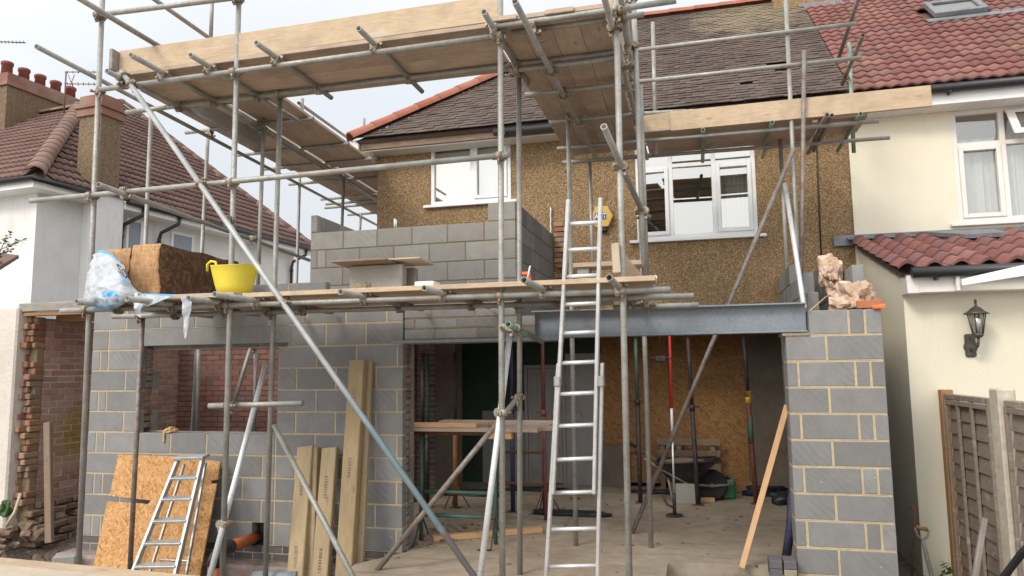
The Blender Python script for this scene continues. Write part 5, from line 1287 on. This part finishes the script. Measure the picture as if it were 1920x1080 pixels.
def pier_top():
    bm = bmesh.new(); a, b = PY(1568, 578, 7.0), PY(1640, 528, 7.0); lump(bm, ((a.x+b.x)/2+.0, 7.05, 2.25+(b.z-2.25)/2), ((b.x-a.x)*.48, .13, (b.z-2.25)*.56), 31, 4, .46); lump(bm, ((a.x+b.x)/2-.14, 7.0, 2.30), (.09, .08, .07), 52, 3, .5); lump(bm, ((a.x+b.x)/2+.12, 7.1, 2.33), (.08, .09, .08), 57, 3, .5)
    tag(link('stone_lump', bm, 'stone_lump'), 'broken lump of old masonry on top of the pier', 'rubble', 'lumps of old masonry')
    bm = bmesh.new(); a, b = PY(1538, 545, 7.7), PY(1578, 474, 7.7); lump(bm, ((a.x+b.x)/2, 7.75, (a.z+b.z)/2), ((b.x-a.x)*.5, .13, (b.z-a.z)*.5), 35, 4, .42); lump(bm, ((a.x+b.x)/2+.03, 7.72, a.z+.02), ((b.x-a.x)*.36, .1, .13), 61, 3, .5)
    tag(link('stone_lump', bm, 'stone_lump'), 'tall pale lump of old masonry on the stepped side wall', 'rubble', 'lumps of old masonry')
    bm = bmesh.new(); a, b = PY(1607, 578, 6.9), PY(1654, 562, 6.9); box(bm, (a.x, 6.88, 2.252), (b.x, 6.98, b.z), .005); tag(link('clay_brick', bm, 'brick_orange'), 'single orange clay brick on the pier top', 'brick')
    bm = bmesh.new(); a = PY(1648, 575, 6.8); box(bm, (a.x-.05, 6.78, a.z-.018), (a.x+.04, 6.815, a.z+.014), .006); box(bm, (a.x+.0, 6.79, a.z-.012), (a.x+.05, 6.83, a.z+.022), .006); tag(link('line_pin', bm, 'neon_orange'), 'orange corner block for the string line on the pier', 'corner block')
    bm = bmesh.new(); path(bm, [PY(1518, 583, 6.8), PY(1548, 557, 7.4), PY(1560, 551, 7.8)], .006, 6); tag(link('string_line', bm, 'rope'), 'tan string stretched over the top of the pier', 'string')
    bm = bmesh.new(); a, b = PY(1441, 1068, 6.75), PY(1468, 1042, 6.75)
    for k, (px0, px1) in enumerate(((1443, 1467), (1470, 1494))):
        x0, x1 = PY(px0, 1060, 6.62).x, PY(px1, 1060, 6.62).x; zt = PY(1455, 1051, 6.62).z
        for q in range(2):
            bb = bmesh.new(); box(bb, (x0, 6.62, zt-.068*(q+1)), (x1, 6.83-.012, zt-.068*q-.003), .004); 
            if k == 1 and q == 1: mt = 'mortar_lump'
            else: mt = 'brick_blue'
            tag(link('loose_brick', bb, mt), [['upper grey brick of the left stack beside the pier foot', 'lower grey brick of the left stack beside the pier foot'], ['upper grey brick of the right stack beside the pier foot', 'lower mortar covered brick of the right stack beside the pier']][k][q], 'brick', 'bricks stacked at the pier foot')
    bm.free()
    bm = bmesh.new(); path(bm, [PY(1486, 925, 7.25), PY(1482, 990, 7.2), PZ(1474, 1045, .03)], .04, 12); tag(link('waste_pipe', bm, 'prop_navy'), 'dark blue grey pipe standing inside the opening by the pier', 'pipe')
    bm = bmesh.new(); lump(bm, PZ(1470, 936, .05), (.16, .22, .075), 9, 3, .6, flat=False); tag(link('tool_bag', bm, 'tarp'), 'black tool bag on the floor behind the pier', 'bag')
pier_top()

# ================================================================== INSIDE THE OPENING
def acrow(base, ztop, m_low, m_up, label, zj=None, lean=0., feet=False):
    base = V(base); t = thing('steel_prop', base, label, 'steel prop', 'adjustable steel props inside the opening')
    zj = zj or base.z + (ztop-base.z)*.5; top = V((base.x+lean, base.y, ztop)); mid = base.lerp(top, (zj-base.z)/(ztop-base.z))
    bm = bmesh.new(); cyl(bm, base+V((0, 0, .008)), mid, .030, 12); link('lower_tube', bm, m_low, t)
    bm = bmesh.new(); cyl(bm, mid, top, .024, 12); link('upper_tube', bm, m_up, t)
    bm = bmesh.new(); box(bm, base-V((.07, .07, 0)), base+V((.07, .07, .008))); link('base_plate', bm, 'rust', t)
    bm = bmesh.new(); box(bm, top-V((.07, .07, .008)), top+V((.07, .07, 0))); link('head_plate', bm, 'rust', t)
    bm = bmesh.new(); cyl(bm, mid-V((0, 0, .08)), mid+V((0, 0, .0)), .037, 12); cyl(bm, mid-V((.1, .0, .03)), mid+V((.1, 0, -.03)), .008, 6); cyl(bm, mid+V((.1, 0, -.03)), mid+V((.12, 0, -.1)), .008, 6); link('collar', bm, m_low, t)
    if feet:
        bm = bmesh.new()
        for a in (0, 2.1, 4.2): cyl(bm, base+V((0, 0, .32)), base+V((.19*math.cos(a), .19*math.sin(a), .01)), .009, 6)
        link('tripod', bm, 'rust', t)
def floor_at(px, py): p = PZ(px, py, .0); return p
P = floor_at
b = PY(792, 960, 8.6); acrow((b.x, 8.6, 0), 1.98, 'prop_black', 'prop_black', 'black steel prop against the dusty brick nib', .95)
b = PY(801, 960, 9.1); acrow((b.x, 9.1, 0), 1.98, 'prop_black', 'prop_green', 'steel prop with a dull green upper tube beside the brick nib', 1.1)
b = P(854, 952); acrow(b, 2.0, 'prop_orange', 'prop_black', 'steel prop with an orange lower tube on a rusty tripod foot', 1.12, feet=True)
b = P(962, 960); acrow(b, 2.35, 'prop_navy', 'prop_navy', 'navy blue steel prop between the two pale scaffold poles', 1.3)
b = P(1022, 958); acrow(b, 2.35, 'prop_red', 'prop_red', 'dark red steel prop in front of the panelled door', 1.25, feet=True)
b = P(1076, 935); acrow(b+V((.02, 0, 0)), 2.4, 'prop_orange', 'prop_black', 'thin brown and black steel prop behind the ladder', 1.2)
b = P(1201, 943); acrow(b, 2.2, 'prop_black', 'prop_green', 'dark green steel prop standing left of the wheelbarrow', 1.35)
b = P(1309, 947); acrow(b, 2.2, 'prop_black', 'prop_black', 'black steel prop with a white tape band in front of the wheelbarrow', 1.28, lean=-.05)
b = P(1418, 945); acrow(b, 2.2, 'prop_red', 'prop_black', 'red, green and yellow steel prop beside the green can', 1.45, lean=-.06)
bm = bmesh.new()
c = b.lerp(b+V((-.06, 0, 2.2)), .63); cyl(bm, c-V((0, 0, .1)), c+V((0, 0, .06)), .036, 10); pr = [o for o in bpy.data.objects if o.get('label', '').startswith('red, green')][0]; link('yellow_sleeve', bm, 'yellow_tape', pr)
bm = bmesh.new(); c = b.lerp(b+V((-.06, 0, 2.2)), .42); cyl(bm, c-V((0, 0, .16)), c+V((0, 0, .2)), .033, 10); link('green_band', bm, 'prop_green', pr)
b = P(1309, 947); bm = bmesh.new(); c = b+V((-.03, 0, 1.22)); cyl(bm, c-V((0, 0, .02)), c+V((0, 0, .02)), .033, 10); pr = [o for o in bpy.data.objects if o.get('label', '').startswith('black steel prop with a white')][0]; link('tape_band', bm, 'white_paint', pr)
def trestle():
    fl, fr = P(793, 1012), P(927, 1023); y = (fl.y+fr.y)/2
    t = thing('trestle', V(((fl.x+fr.x)/2, y, 0)), 'green steel builders trestle carrying a rough board table', 'trestle')
    zt = PY(793, 806, y).z; x0, x1 = fl.x, fr.x
    for x in (x0, x1):
        bm = bmesh.new(); cyl(bm, (x, y, .01), (x, y, zt-.05), .022, 10); lg = link('leg', bm, 'prop_green', t)
        bm = bmesh.new(); cyl(bm, (x, y, .28), (x+.03, y-.28, .012), .008, 6); cyl(bm, (x+.03, y-.28, .012), (x-.1, y-.3, .012), .008, 6); cyl(bm, (x, y, .28), (x-.03, y+.28, .012), .008, 6); link('foot', bm, 'prop_black', lg)
    for py in (921, 965):
        z = PY(793, py, y).z; bm = bmesh.new(); cyl(bm, (x0, y, z), (x1, y, z), .02, 10); link('rail', bm, 'prop_green', t)
    bm = bmesh.new(); cyl(bm, (x0-.15, y, zt-.03), (x1+.1, y, zt-.03), .022, 10); link('top_bar', bm, 'rust', t)
    y2 = y+1.25; x2 = PY(1022, 870, y2).x; x1b = PY(930, 870, y2).x
    t2 = thing('trestle', V(((x2+x1b)/2, y2, 0)), 'rusty steel trestle standing behind the green one', 'trestle')
    for x in (x1b, x2):
        bm = bmesh.new(); cyl(bm, (x, y2, .01), (x, y2, zt-.06), .02, 8); link('leg', bm, 'prop_red', t2)
    for z in (.42, .78):
        bm = bmesh.new(); cyl(bm, (x1b, y2, z), (x2, y2, z), .015, 8); link('rail', bm, 'rust', t2)
    bm = bmesh.new(); cyl(bm, (x1b-.1, y2, zt-.04), (x2+.1, y2, zt-.04), .02, 8); link('top_bar', bm, 'rust', t2)
    xa, xb = PY(764, 790, y).x, PY(1034, 790, y+.5).x
    for k, (yy, lab) in enumerate(((y-.1, 'front'), (y+.14, 'second'), (y+.5, 'third'), (y+.9, 'rear'))):
        o = bar('table_board', (xa+.02*k, yy, zt+.02), (xb+.1*(k == 1), yy, zt+.02-.0*k), .22, .038, 'board', None, (0, 0, 1)); tag(o, lab+' board of the rough table on the trestles', 'board', 'boards of the trestle table')
    A, B = PY(768, 783, y-.12), PY(897, 780, y-.12); o = bar('loose_board', V((A.x, y-.15, zt+.064)), V((B.x, y-.15, zt+.064)), .1, .045, 'lath'); tag(o, 'short pale timber lying along the table front', 'timber')
    o = bar('loose_board', V((PY(848, 774, y).x, y+.05, zt+.06)), V((PY(914, 773, y).x, y+.1, zt+.06)), .12, .04, 'board'); tag(o, 'short timber offcut on the table behind the pale one', 'timber')
    bm = bmesh.new(); a = PY(924, 777, y); lump(bm, (a.x, y-.05, zt+.062), (.045, .04, .022), 3, 3, .2); tag(link('brick_piece', bm, 'brick_orange'), 'small pink brick fragment on the trestle table', 'brick')
    a, b_ = PY(914, 802, y-.14), PY(960, 800, y-.14); o = bar('timber_packer', V((a.x, y-.12, zt-.035)), V((b_.x, y-.12, zt-.035)), .1, .07, 'lath'); tag(o, 'orange timber packer under the table boards', 'timber')
    a, b_ = P(812, 1015), P(1015, 998); o = bar('floor_timber', a+V((0, 0, .03)), b_+V((0, 0, .03)), .09, .055, 'lath', None, (0, 0, 1), .004); tag(o, 'long orange timber lying on the floor under the trestle', 'timber')
trestle()
def barrow():
    YB = 10.3; x0 = PY(1202, 880, YB).x; wx = PY(1335, 910, YB).x; k = (PY(1335, 880, YB).x-x0)/1.33*1.0
    t = thing('wheelbarrow', V(((x0+wx)/2+.2, YB, 0)), 'dirty black builders wheelbarrow in front of the slatted pallet', 'wheelbarrow')
    wc = V((PY(1335, 910, YB).x, YB, .20)); 
    bm = bmesh.new(); n = 28
    ring = [(.135, -.05), (.17, -.05), (.2, -.03), (.205, 0), (.2, .03), (.17, .05), (.135, .05)]
    lathe(bm, wc, ring, n, axis=(0, 1, 0)); w = link('wheel', bm, 'rubber', t)
    bm = bmesh.new(); lathe(bm, wc, [(.137, -.03), (.12, -.035), (.115, 0), (.12, .035), (.137, .03)], n, axis=(0, 1, 0)); cyl(bm, wc-V((0, .09, 0)), wc+V((0, .09, 0)), .03, 12)
    for i in range(6):
        a = i*math.pi/3+.3; cyl(bm, wc+V((.02*math.cos(a), 0, .02*math.sin(a))), wc+V((.125*math.cos(a), 0, .125*math.sin(a))), .014, 6)
    link('rim', bm, 'galv_dark', w)
    xa, xb = PY(1232, 880, YB).x, PY(1333, 880, YB).x; zt = .50; zb = .24
    bm = bmesh.new(); T_ = [V((xa, YB-.3, zt)), V((xb+.08, YB-.3, zt+.04)), V((xb+.08, YB+.3, zt+.04)), V((xa, YB+.3, zt))]; B_ = [V((xa+.2, YB-.2, zb)), V((xb-.22, YB-.2, zb)), V((xb-.22, YB+.2, zb)), V((xa+.2, YB+.2, zb))]
    tv = [bm.verts.new(p) for p in T_]; bv = [bm.verts.new(p) for p in B_]
    for i in range(4): bm.faces.new((tv[i], tv[(i+1) % 4], bv[(i+1) % 4], bv[i]))
    bm.faces.new(bv); bmesh.ops.solidify(bm, geom=bm.faces[:], thickness=.012)
    path(bm, T_+[T_[0]], .014, 8); link('tray', bm, 'prop_black', t)
    bm = bmesh.new(); lump(bm, ((xa+xb)/2, YB, zt-.03), ((xb-xa)*.42, .22, .07), 6, 3, .3); link('load', bm, 'rubble', t)
    for s in (-1, 1):
        bm = bmesh.new(); y = YB+s*.2; hx = x0-.1
        path(bm, [V((hx, YB+s*.3, .66)), V((xa+.05, y+s*.06, .44)), V((xa+.4, y, .23)), V((wc.x+.02, YB+s*.085, .20)), V((wc.x+.28, YB+s*.03, .22))], .018, 8); fr = link('frame_tube', bm, 'galv_dark', t)
        bm = bmesh.new(); path(bm, [V((hx-.08, YB+s*.3, .70)), V((hx+.08, YB+s*.3, .63))], .024, 8); link('grip', bm, 'prop_red' if s < 0 else 'rubber', fr)
        bm = bmesh.new(); path(bm, [V((xa+.14, y, .38)), V((xa+.2, y, .02)), V((xa+.4, y, .02)), V((xa+.46, y, .22))], .016, 8); link('leg', bm, 'galv_dark', t)
barrow()
def pallet():
    Y_ = 11.1; x0, x1 = PY(1234, 830, Y_).x, PY(1346, 830, Y_).x
    t = thing('timber_pallet', V(((x0+x1)/2, Y_, 0)), 'weathered timber pallet standing upright against the strand board', 'pallet')
    for py in (827, 849, 875): 
        z = PY(1290, py, Y_).z; h = .06 if py < 870 else .09; bm = bmesh.new(); box(bm, (x0-.02, Y_-.02, z-h), (x1+.03, Y_, z+h*.6), .004); link('slat', bm, 'old_wood', t)
    for px in (1242, 1273, 1337):
        x = PY(px, 850, Y_).x; bm = bmesh.new(); box(bm, (x-.035, Y_+.001, 0), (x+.035, Y_+.09, PY(1290, 826, Y_).z), .004); link('bearer', bm, 'old_wood', t)
pallet()
def jerrycan():
    c = PZ(1366, 932, 0.); c.y = 10.5; c.x = PY(1366, 932, 10.5).x
    t = thing('fuel_can', V((c.x, c.y, 0)), 'small green plastic fuel can beside the barrow wheel', 'fuel can')
    bm = bmesh.new(); box(bm, (c.x-.085, c.y-.07, 0.001), (c.x+.085, c.y+.07, .2), .02); 
    vs = [bm.verts.new(p) for p in ((c.x-.083, c.y-.06, .19), (c.x+.083, c.y-.06, .19), (c.x+.083, c.y+.06, .19), (c.x-.083, c.y+.06, .19))]; ts = [bm.verts.new(p) for p in ((c.x-.04, c.y-.03, .255), (c.x+.05, c.y-.03, .25), (c.x+.05, c.y+.03, .25), (c.x-.04, c.y+.03, .255))]
    for i in range(4): bm.faces.new((vs[i], vs[(i+1) % 4], ts[(i+1) % 4], ts[i]))
    bm.faces.new(ts); link('body', bm, 'green_plastic', t)
    bm = bmesh.new(); cyl(bm, (c.x-.01, c.y, .25), (c.x-.01, c.y, .3), .022, 12); link('cap', bm, 'black_plastic', t)
    bm = bmesh.new(); path(bm, [V((c.x+.02, c.y, .25)), V((c.x+.05, c.y, .29)), V((c.x+.085, c.y, .27)), V((c.x+.09, c.y, .18))], .011, 8); link('handle', bm, 'green_plastic', t)
jerrycan()
def ranging_rod():
    b = P(1265, 968); ztop = PY(1256, 636, b.y).z
    t = thing('site_prop', b, 'thin red and white striped rod standing on a black foot', 'rod')
    top = V((PY(1256, 640, b.y).x, b.y, 2.35)); zs = [(2.35, 1.27, 'red_paint'), (1.27, 1.0, 'white_paint'), (1.0, .90, 'red_paint'), (.90, .26, 'alu')]
    L = lambda z: b.lerp(top, z/2.35)
    for a, c, mt in zs:
        bm = bmesh.new(); cyl(bm, L(c), L(a), .017 if mt != 'alu' else .013, 10); link('rod_section', bm, mt, t)
    bm = bmesh.new(); cyl(bm, L(0.01), L(.27), .022, 10); path(bm, [L(.2)+V((-.15, 0, .06)), L(.16)+V((-.08, 0, -.03)), L(.1)], .014, 8); cyl(bm, b+V((0, 0, .004)), b+V((0, 0, .02)), .1, 16); link('foot', bm, 'prop_black', t)
    bm = bmesh.new(); c = PY(1238, 672, b.y); cyl(bm, c+V((-.12, 0, 0)), c+V((.14, 0, 0)), .018, 8); box(bm, c+V((-.06, -.04, -.04)), c+V((.07, .04, .03)), .01); cyl(bm, c, c+V((0, 0, .5)), .004, 5); link('head_clamp', bm, 'prop_black', t)
ranging_rod()
def floor_bits():
    bm = bmesh.new(); p0, p1 = PZ(1267, 940, 0), PZ(1306, 940, 0); y = 9.95; box(bm, (PY(1267, 930, y).x, y, 0.001), (PY(1307, 930, y).x, y+.1, .25), .006); tag(link('concrete_block', bm, 'block_pale'), 'pale concrete block standing on the floor in front of the barrow', 'block')
    bm = bmesh.new(); y = 10.15; box(bm, (PY(1314, 935, y).x, y, 0.001), (PY(1340, 935, y).x, y+.09, .05), .004); tag(link('timber_offcut', bm, 'lath'), 'short yellow timber offcut by the barrow wheel', 'timber')
    y = 11.0; bm = bmesh.new(); box(bm, (PY(1376, 920, y).x, y, 0.001), (PY(1412, 920, y).x, y+.12, .15), .006); tag(link('clay_block', bm, 'post_wood'), 'reddish brown block lying right of the green can', 'block')
    for px, py, s, lab in ((1222, 925, (.35, .1, .03), 'crumpled black plastic along the foot of the strand boards'), (1072, 965, (.5, .14, .022), 'crumpled dark plastic sheet on the floor behind the ladder'), (890, 928, (.42, .15, .05), 'black plastic heap under the trestle table by the back wall'), (1010, 920, (.5, .1, .03), 'black plastic strip below the panelled door'), (1395, 917, (.5, .06, .035), 'black plastic strip below the wide strand board'), (1440, 930, (.35, .12, .08), 'grey crumpled plastic at the foot of the plaster wall')):
        c = PZ(px, py, 0); bm = bmesh.new(); lump(bm, (c.x, c.y, s[2]*.55), s, int(px), 4, .9, flat=False); tag(link('plastic_debris', bm, 'tarp'), lab, 'plastic sheet', 'black plastic scraps on the floor')
    rng = random.Random(44); bm = bmesh.new()
    for k in range(160):
        if k < 90: x, y = rng.uniform(-2.9, .6), rng.uniform(6.3, 10.6)
        else: x, y = rng.uniform(-3.0, -2.5), rng.uniform(7.1, 8.2)
        s = rng.uniform(.006, .022)*(1.6 if k > 140 else 1); lump(bm, (x, y, s*.4), (s*1.2, s, s*.6), k, 1, .4)
    tag(link('floor_rubble', bm, 'rubble'), 'crumbs of mortar and stone scattered on the concrete floor', 'rubble', kind='stuff')
    bm = bmesh.new()
    for k in range(900):
        x = rng.uniform(-9.5, -2.95); y = rng.uniform(4.6, 7.9 if x < -6.75 else 6.75); s = rng.uniform(.01, .04)*(1.8 if rng.random() < .06 else 1)
        z = -.31 + (.14*max(0, min(1, (-6.75-x)/.9))*max(0, min(1, (y-6.2)/1.3))); lump(bm, (x, y, z+s*.25), (s*1.3, s, s*.7), k, 1, .5)
    tag(link('ground_rubble', bm, 'rubble'), 'stones and broken brick scattered over the bare earth', 'rubble', kind='stuff')
    bm = bmesh.new(); c = PZ(118, 1058, -.22); box(bm, c+V((-.1, -.05, 0)), c+V((.12, .1, .09)), .01, rot=Matrix.Rotation(.5, 3, 'Z')); tag(link('concrete_piece', bm, 'block_pale'), 'small grey broken block beside the foot of the left pole', 'block')
    bm = bmesh.new()
    for k in range(26):
        x = -7.75+rng.uniform(-.25, .35); y = 6.85+rng.uniform(-.35, .3); s = rng.uniform(.04, .12); lump(bm, (x, y, -.12+rng.uniform(0, .25)*max(0, (-7.3-x)*2)), (s*1.2, s, s*.8), 100+k, 2, .45)
    tag(link('rubble_heap', bm, 'rubble'), 'heap of broken brick and earth at the foot of the rough white wall', 'rubble', kind='stuff')
    a, b = PY(90, 792, 6.78), PY(96, 965, 6.72); tag(bar('old_post', a, b+V((0, 0, -.3)), .09, .05, 'old_wood', None, (0, -1, 0), .006), 'brown weathered post against the broken brick edge', 'post')
    bm = bmesh.new(); path(bm, [PY(39, 925, 6.6), PY(28, 960, 6.55), PY(12, 985, 6.5)], .017, 7); tag(link('stick', bm, 'ply'), 'bare pale stick leaning by the rough white wall', 'stick')
    bm = bmesh.new(); lump(bm, PY(9, 955, 6.6), (.06, .06, .1), 77, 3, .5); tag(link('weed_clump', bm, 'leaf'), 'small green weed at the foot of the rough white wall', 'plant')
floor_bits()
def drain():
    t = thing('drain_pipe', PY(420, 1080, 6.3), 'orange clay coloured drain pipe with a black elbow leaving the block wall', 'drain pipe')
    A, B = PY(484, 1006, 6.93), PY(428, 1026, 6.35)
    bm = bmesh.new(); path(bm, [A, A.lerp(B, .5), B], .057, 18); link('pipe', bm, 'clay_orange', t)
    C_ = PY(404, 1050, 6.2); bm = bmesh.new(); path(bm, [B.lerp(A, .06), B, PY(415, 1033, 6.22), PY(406, 1045, 6.2), C_, C_+V((-.01, 0, -.05))], [.068, .066, .068, .068, .068, .072], 18); link('elbow', bm, 'black_plastic', t)
    bm = bmesh.new(); path(bm, [C_+V((-.01, 0, -.03)), C_+V((-.015, 0, -.4))], .06, 18); link('pipe', bm, 'clay_orange', t)
    t = thing('grey_pipe', PY(520, 1078, 6.3), 'grey plastic pipe end lying on the ground at the wall foot', 'pipe')
    bm = bmesh.new(); path(bm, [PY(478, 1082, 6.4), PY(560, 1082, 6.35)], .06, 14); link('pipe', bm, 'steel_paint', t)
    bm = bmesh.new(); a = PY(320, 806, 6.84); lump(bm, (a.x, 6.85, 1.15), (.07, .05, .035), 15, 3, .5); box(bm, (a.x-.07, 6.80, 1.02), (a.x-.045, 6.815, 1.15), .004); tag(link('rag', bm, 'rope'), 'brown rag lying on the window opening sill', 'rag')
drain()

# ================================================================== RIGHT SIDE GARDEN EDGE
FX = 2.35
def fence():
    def panel(y0, y1, z0, z1, label):
        t = thing('lap_fence', (FX, (y0+y1)/2, z0), label, 'fence panel', 'weathered fence panels')
        rng = random.Random(int(y0*10)); n = 13; hgt = (z1-z0-.12)/n
        bm = bmesh.new(); from_noise = __import__('mathutils').noise
        for k in range(n):
            za = z0+.05+k*hgt; seg = 22; rows_ = []
            for i in range(seg+1):
                y = y0+.04+(y1-y0-.08)*i/seg; w = .012*from_noise.noise(V((y*2.3, k*3.7, 0)))+.004*from_noise.noise(V((y*9, k*3.7, 2)))
                rows_.append([bm.verts.new((FX-.012-.004, y, za-.028+w)), bm.verts.new((FX+.006, y, za+hgt+.01)), bm.verts.new((FX+.014, y, za+hgt+.01)), bm.verts.new((FX-.003, y, za-.028+w))])
            for a, b in zip(rows_, rows_[1:]):
                for q in range(4): bm.faces.new((a[q], a[(q+1) % 4], b[(q+1) % 4], b[q]))
        link('slats', bm, 'fence_wood', t)
        for yy in (y0+.015, y0+(y1-y0)*.36, y0+(y1-y0)*.68, y1-.015):
            bm = bmesh.new(); box(bm, (FX-.045, yy-.019, z0), (FX-.018, yy+.019, z1-.05), .003); link('batten', bm, 'fence_wood', t)
        bm = bmesh.new(); box(bm, (FX-.04, y0, z1-.05), (FX+.04, y1, z1), .004); link('top_rail', bm, 'fence_wood', t)
        bm = bmesh.new(); box(bm, (FX-.042, y0+.03, z1-.10), (FX-.016, y1-.03, z1-.055), .003); link('batten', bm, 'fence_wood', t)
    zt = 1.49
    panel(6.98, 8.12, -.45, zt-.02, 'brown grey lapped fence panel between the wooden post and the concrete post')
    panel(4.9, 6.63, -.45, zt-.02, 'brown grey lapped fence panel right of the concrete post, cut by the frame')
    bm = bmesh.new(); box(bm, (FX-.06, 8.12, -.5), (FX+.05, 8.215, zt+.02), .006); tag(link('fence_post', bm, 'post_wood'), 'reddish brown wooden fence post against the cream wall', 'fence post')
    bm = bmesh.new(); box(bm, (FX-.07, 6.65, -.5), (FX+.06, 6.96, zt+.07), .012); 
    for v in bm.verts:
        if v.co.y > 6.8: v.co.y = 6.8 + (v.co.y-6.8)*.2+.0
    tag(link('fence_post', bm, 'concrete_post'), 'pale concrete fence post between the two fence panels', 'fence post')
    bm = bmesh.new(); box(bm, (FX+.03, 4.9, -.5), (FX+4, 8.18, -.45)); 
    tag(link('neighbour_path', bm, 'asphalt'), kind='structure')
fence()
def tools():
    y = 7.7; t = thing('spade', PY(1745, 1090, y), 'garden spade with a worn wooden D handle leaning on the cream wall', 'spade')
    def q(px, py, yy=y): return PY(px, py, yy)
    bm = bmesh.new(); path(bm, [q(1717, 988), q(1739, 993)], .019, 10); g = link('grip', bm, 'post_wood', t)
    bm = bmesh.new(); path(bm, [q(1716, 989), q(1719, 1002), q(1729, 1014)], .011, 8); path(bm, [q(1741, 994), q(1738, 1006), q(1731, 1014)], .011, 8); path(bm, [q(1730, 1012), q(1736, 1036), q(1748, 1085), q(1756, 1125)], .019, 10); link('shaft', bm, 'grey_wood', t)
    bm = bmesh.new(); a = q(1758, 1130); box(bm, a+V((-.09, -.005, -.28)), a+V((.09, .005, 0)), .004); link('blade', bm, 'rust', t)
    t = thing('iron_bar', PY(1712, 1090, 7.95), 'thin rusty iron bar with a forked top beside the spade', 'iron bar')
    bm = bmesh.new(); y = 7.95; path(bm, [PY(1716, 955, y), PY(1713, 1010, y), PY(1709, 1095, y)], .011, 8); path(bm, [PY(1709, 946, y), PY(1711, 954, y), PY(1716, 956, y), PY(1718, 945, y)], .009, 8); link('bar', bm, 'rust', t)
    bm = bmesh.new(); path(bm, [PY(1935, 1018, 5.9), PY(1917, 1036, 6), PY(1900, 1058, 6.1), PY(1880, 1085, 6.2), PY(1862, 1110, 6.3)], .026, 10); tag(link('hose', bm, 'black_plastic'), 'black rubber hose curving down in front of the fence', 'hose')
    bm = bmesh.new(); c = PY(1772, 1074, 7.9); rng = random.Random(3)
    for k in range(26):
        p = c+V((rng.uniform(-.04, .06), rng.uniform(-.06, .03), rng.uniform(-.12, .1))); a = rng.uniform(0, 6.3); d = V((math.cos(a)*.04, math.sin(a)*.03, .02)); s = V((-math.sin(a)*.018, math.cos(a)*.018, 0)); bm.faces.new([bm.verts.new(p-d), bm.verts.new(p+s), bm.verts.new(p+d), bm.verts.new(p-s)])
    tag(link('weed', bm, 'leaf'), 'small green weed at the foot of the wooden fence post', 'plant')
tools()

# ================================================================== SMALL THINGS FAR AWAY
def aerials():
    y = 14; t = thing('tv_aerial', PY(120, 205, y), 'thin television aerial behind the chimney of the white house', 'aerial')
    bm = bmesh.new(); cyl(bm, PY(120, 212, y), PY(124, 134, y), .018, 6); link('mast', bm, 'rust', t)
    bm = bmesh.new(); cyl(bm, PY(121, 157, y), PY(188, 158, y), .012, 6); cyl(bm, PY(122, 135, y), PY(190, 135, y), .012, 6)
    for k in range(6): cyl(bm, PY(126+k*10, 132, y-.0), PY(127+k*10, 138, y), .008, 5); cyl(bm, PY(126+k*10, 154, y), PY(127+k*10, 161, y), .008, 5)
    cyl(bm, PY(128, 140, y), PY(140, 172, y), .009, 5); cyl(bm, PY(140, 140, y), PY(128, 168, y), .009, 5); link('elements', bm, 'rust', t)
    t = thing('tv_aerial', PY(-20, 130, 15), 'thin aerial boom reaching into the sky at the left edge', 'aerial'); y = 15
    bm = bmesh.new(); cyl(bm, PY(-30, 77, y), PY(47, 80, y), .016, 6)
    for k in range(7): cyl(bm, PY(2+k*7, 76, y), PY(3+k*7, 82, y), .009, 5)
    link('elements', bm, 'rust', t); bm = bmesh.new(); cyl(bm, PY(-28, 77, y), PY(-28, 230, y), .02, 6); link('mast', bm, 'rust', t)
aerials()
def shrub():
    t = thing('shrub', PY(-30, 560, 7.2), 'few dark leafy twigs reaching in at the left edge before the white wall', 'shrub'); rng = random.Random(13); y = 7.6
    bm = bmesh.new(); tips = []
    for p in (((-40, 540), (0, 472), (14, 440)), ((-40, 540), (-5, 470), (38, 452)), ((-40, 545), (-8, 482), (16, 470)), ((-40, 560), (-20, 505), (-4, 480))):
        pts = [PY(a, b, y+rng.uniform(-.1, .1)) for a, b in p]; path(bm, pts, [.012, .007, .003], 5); tips += [pts[-1], pts[1].lerp(pts[2], .5), pts[1].lerp(pts[2], .8)]
    link('twigs', bm, 'twig', t); bm = bmesh.new()
    for c in tips:
        for k in range(10):
            a, e = rng.uniform(0, 6.3), rng.uniform(-.4, .7); d = V((math.cos(a)*math.cos(e), math.sin(a)*math.cos(e), math.sin(e))); s = d.cross(V((rng.uniform(-1, 1), rng.uniform(-1, 1), 1))).normalized(); L = rng.uniform(.05, .09); p = c+V((rng.uniform(-.03, .03),)*3)
            bm.faces.new([bm.verts.new(p), bm.verts.new(p+d*L*.5+s*L*.2), bm.verts.new(p+d*L), bm.verts.new(p+d*L*.5-s*L*.2)])
    link('leaves', bm, 'leaf', t)
    t = thing('dark_tiled_roof', PY(0, 500, 7.8), 'small red brown tiled lean-to roof at the far left edge', 'roof')
    bm = bmesh.new(); a, b_ = PY(-60, 520, 7.5), PY(36, 486, 8.4); poly(bm, [PY(-60, 515, 7.4), PY(-2, 508, 7.4), PY(36, 484, 8.4), PY(-20, 478, 8.4)], .05, (0, -.3, .9)); link('tiles', bm, 'tile_maroon', t)
shrub()
def street_behind():
    """the houses over the road: what the windows reflect"""
    pass
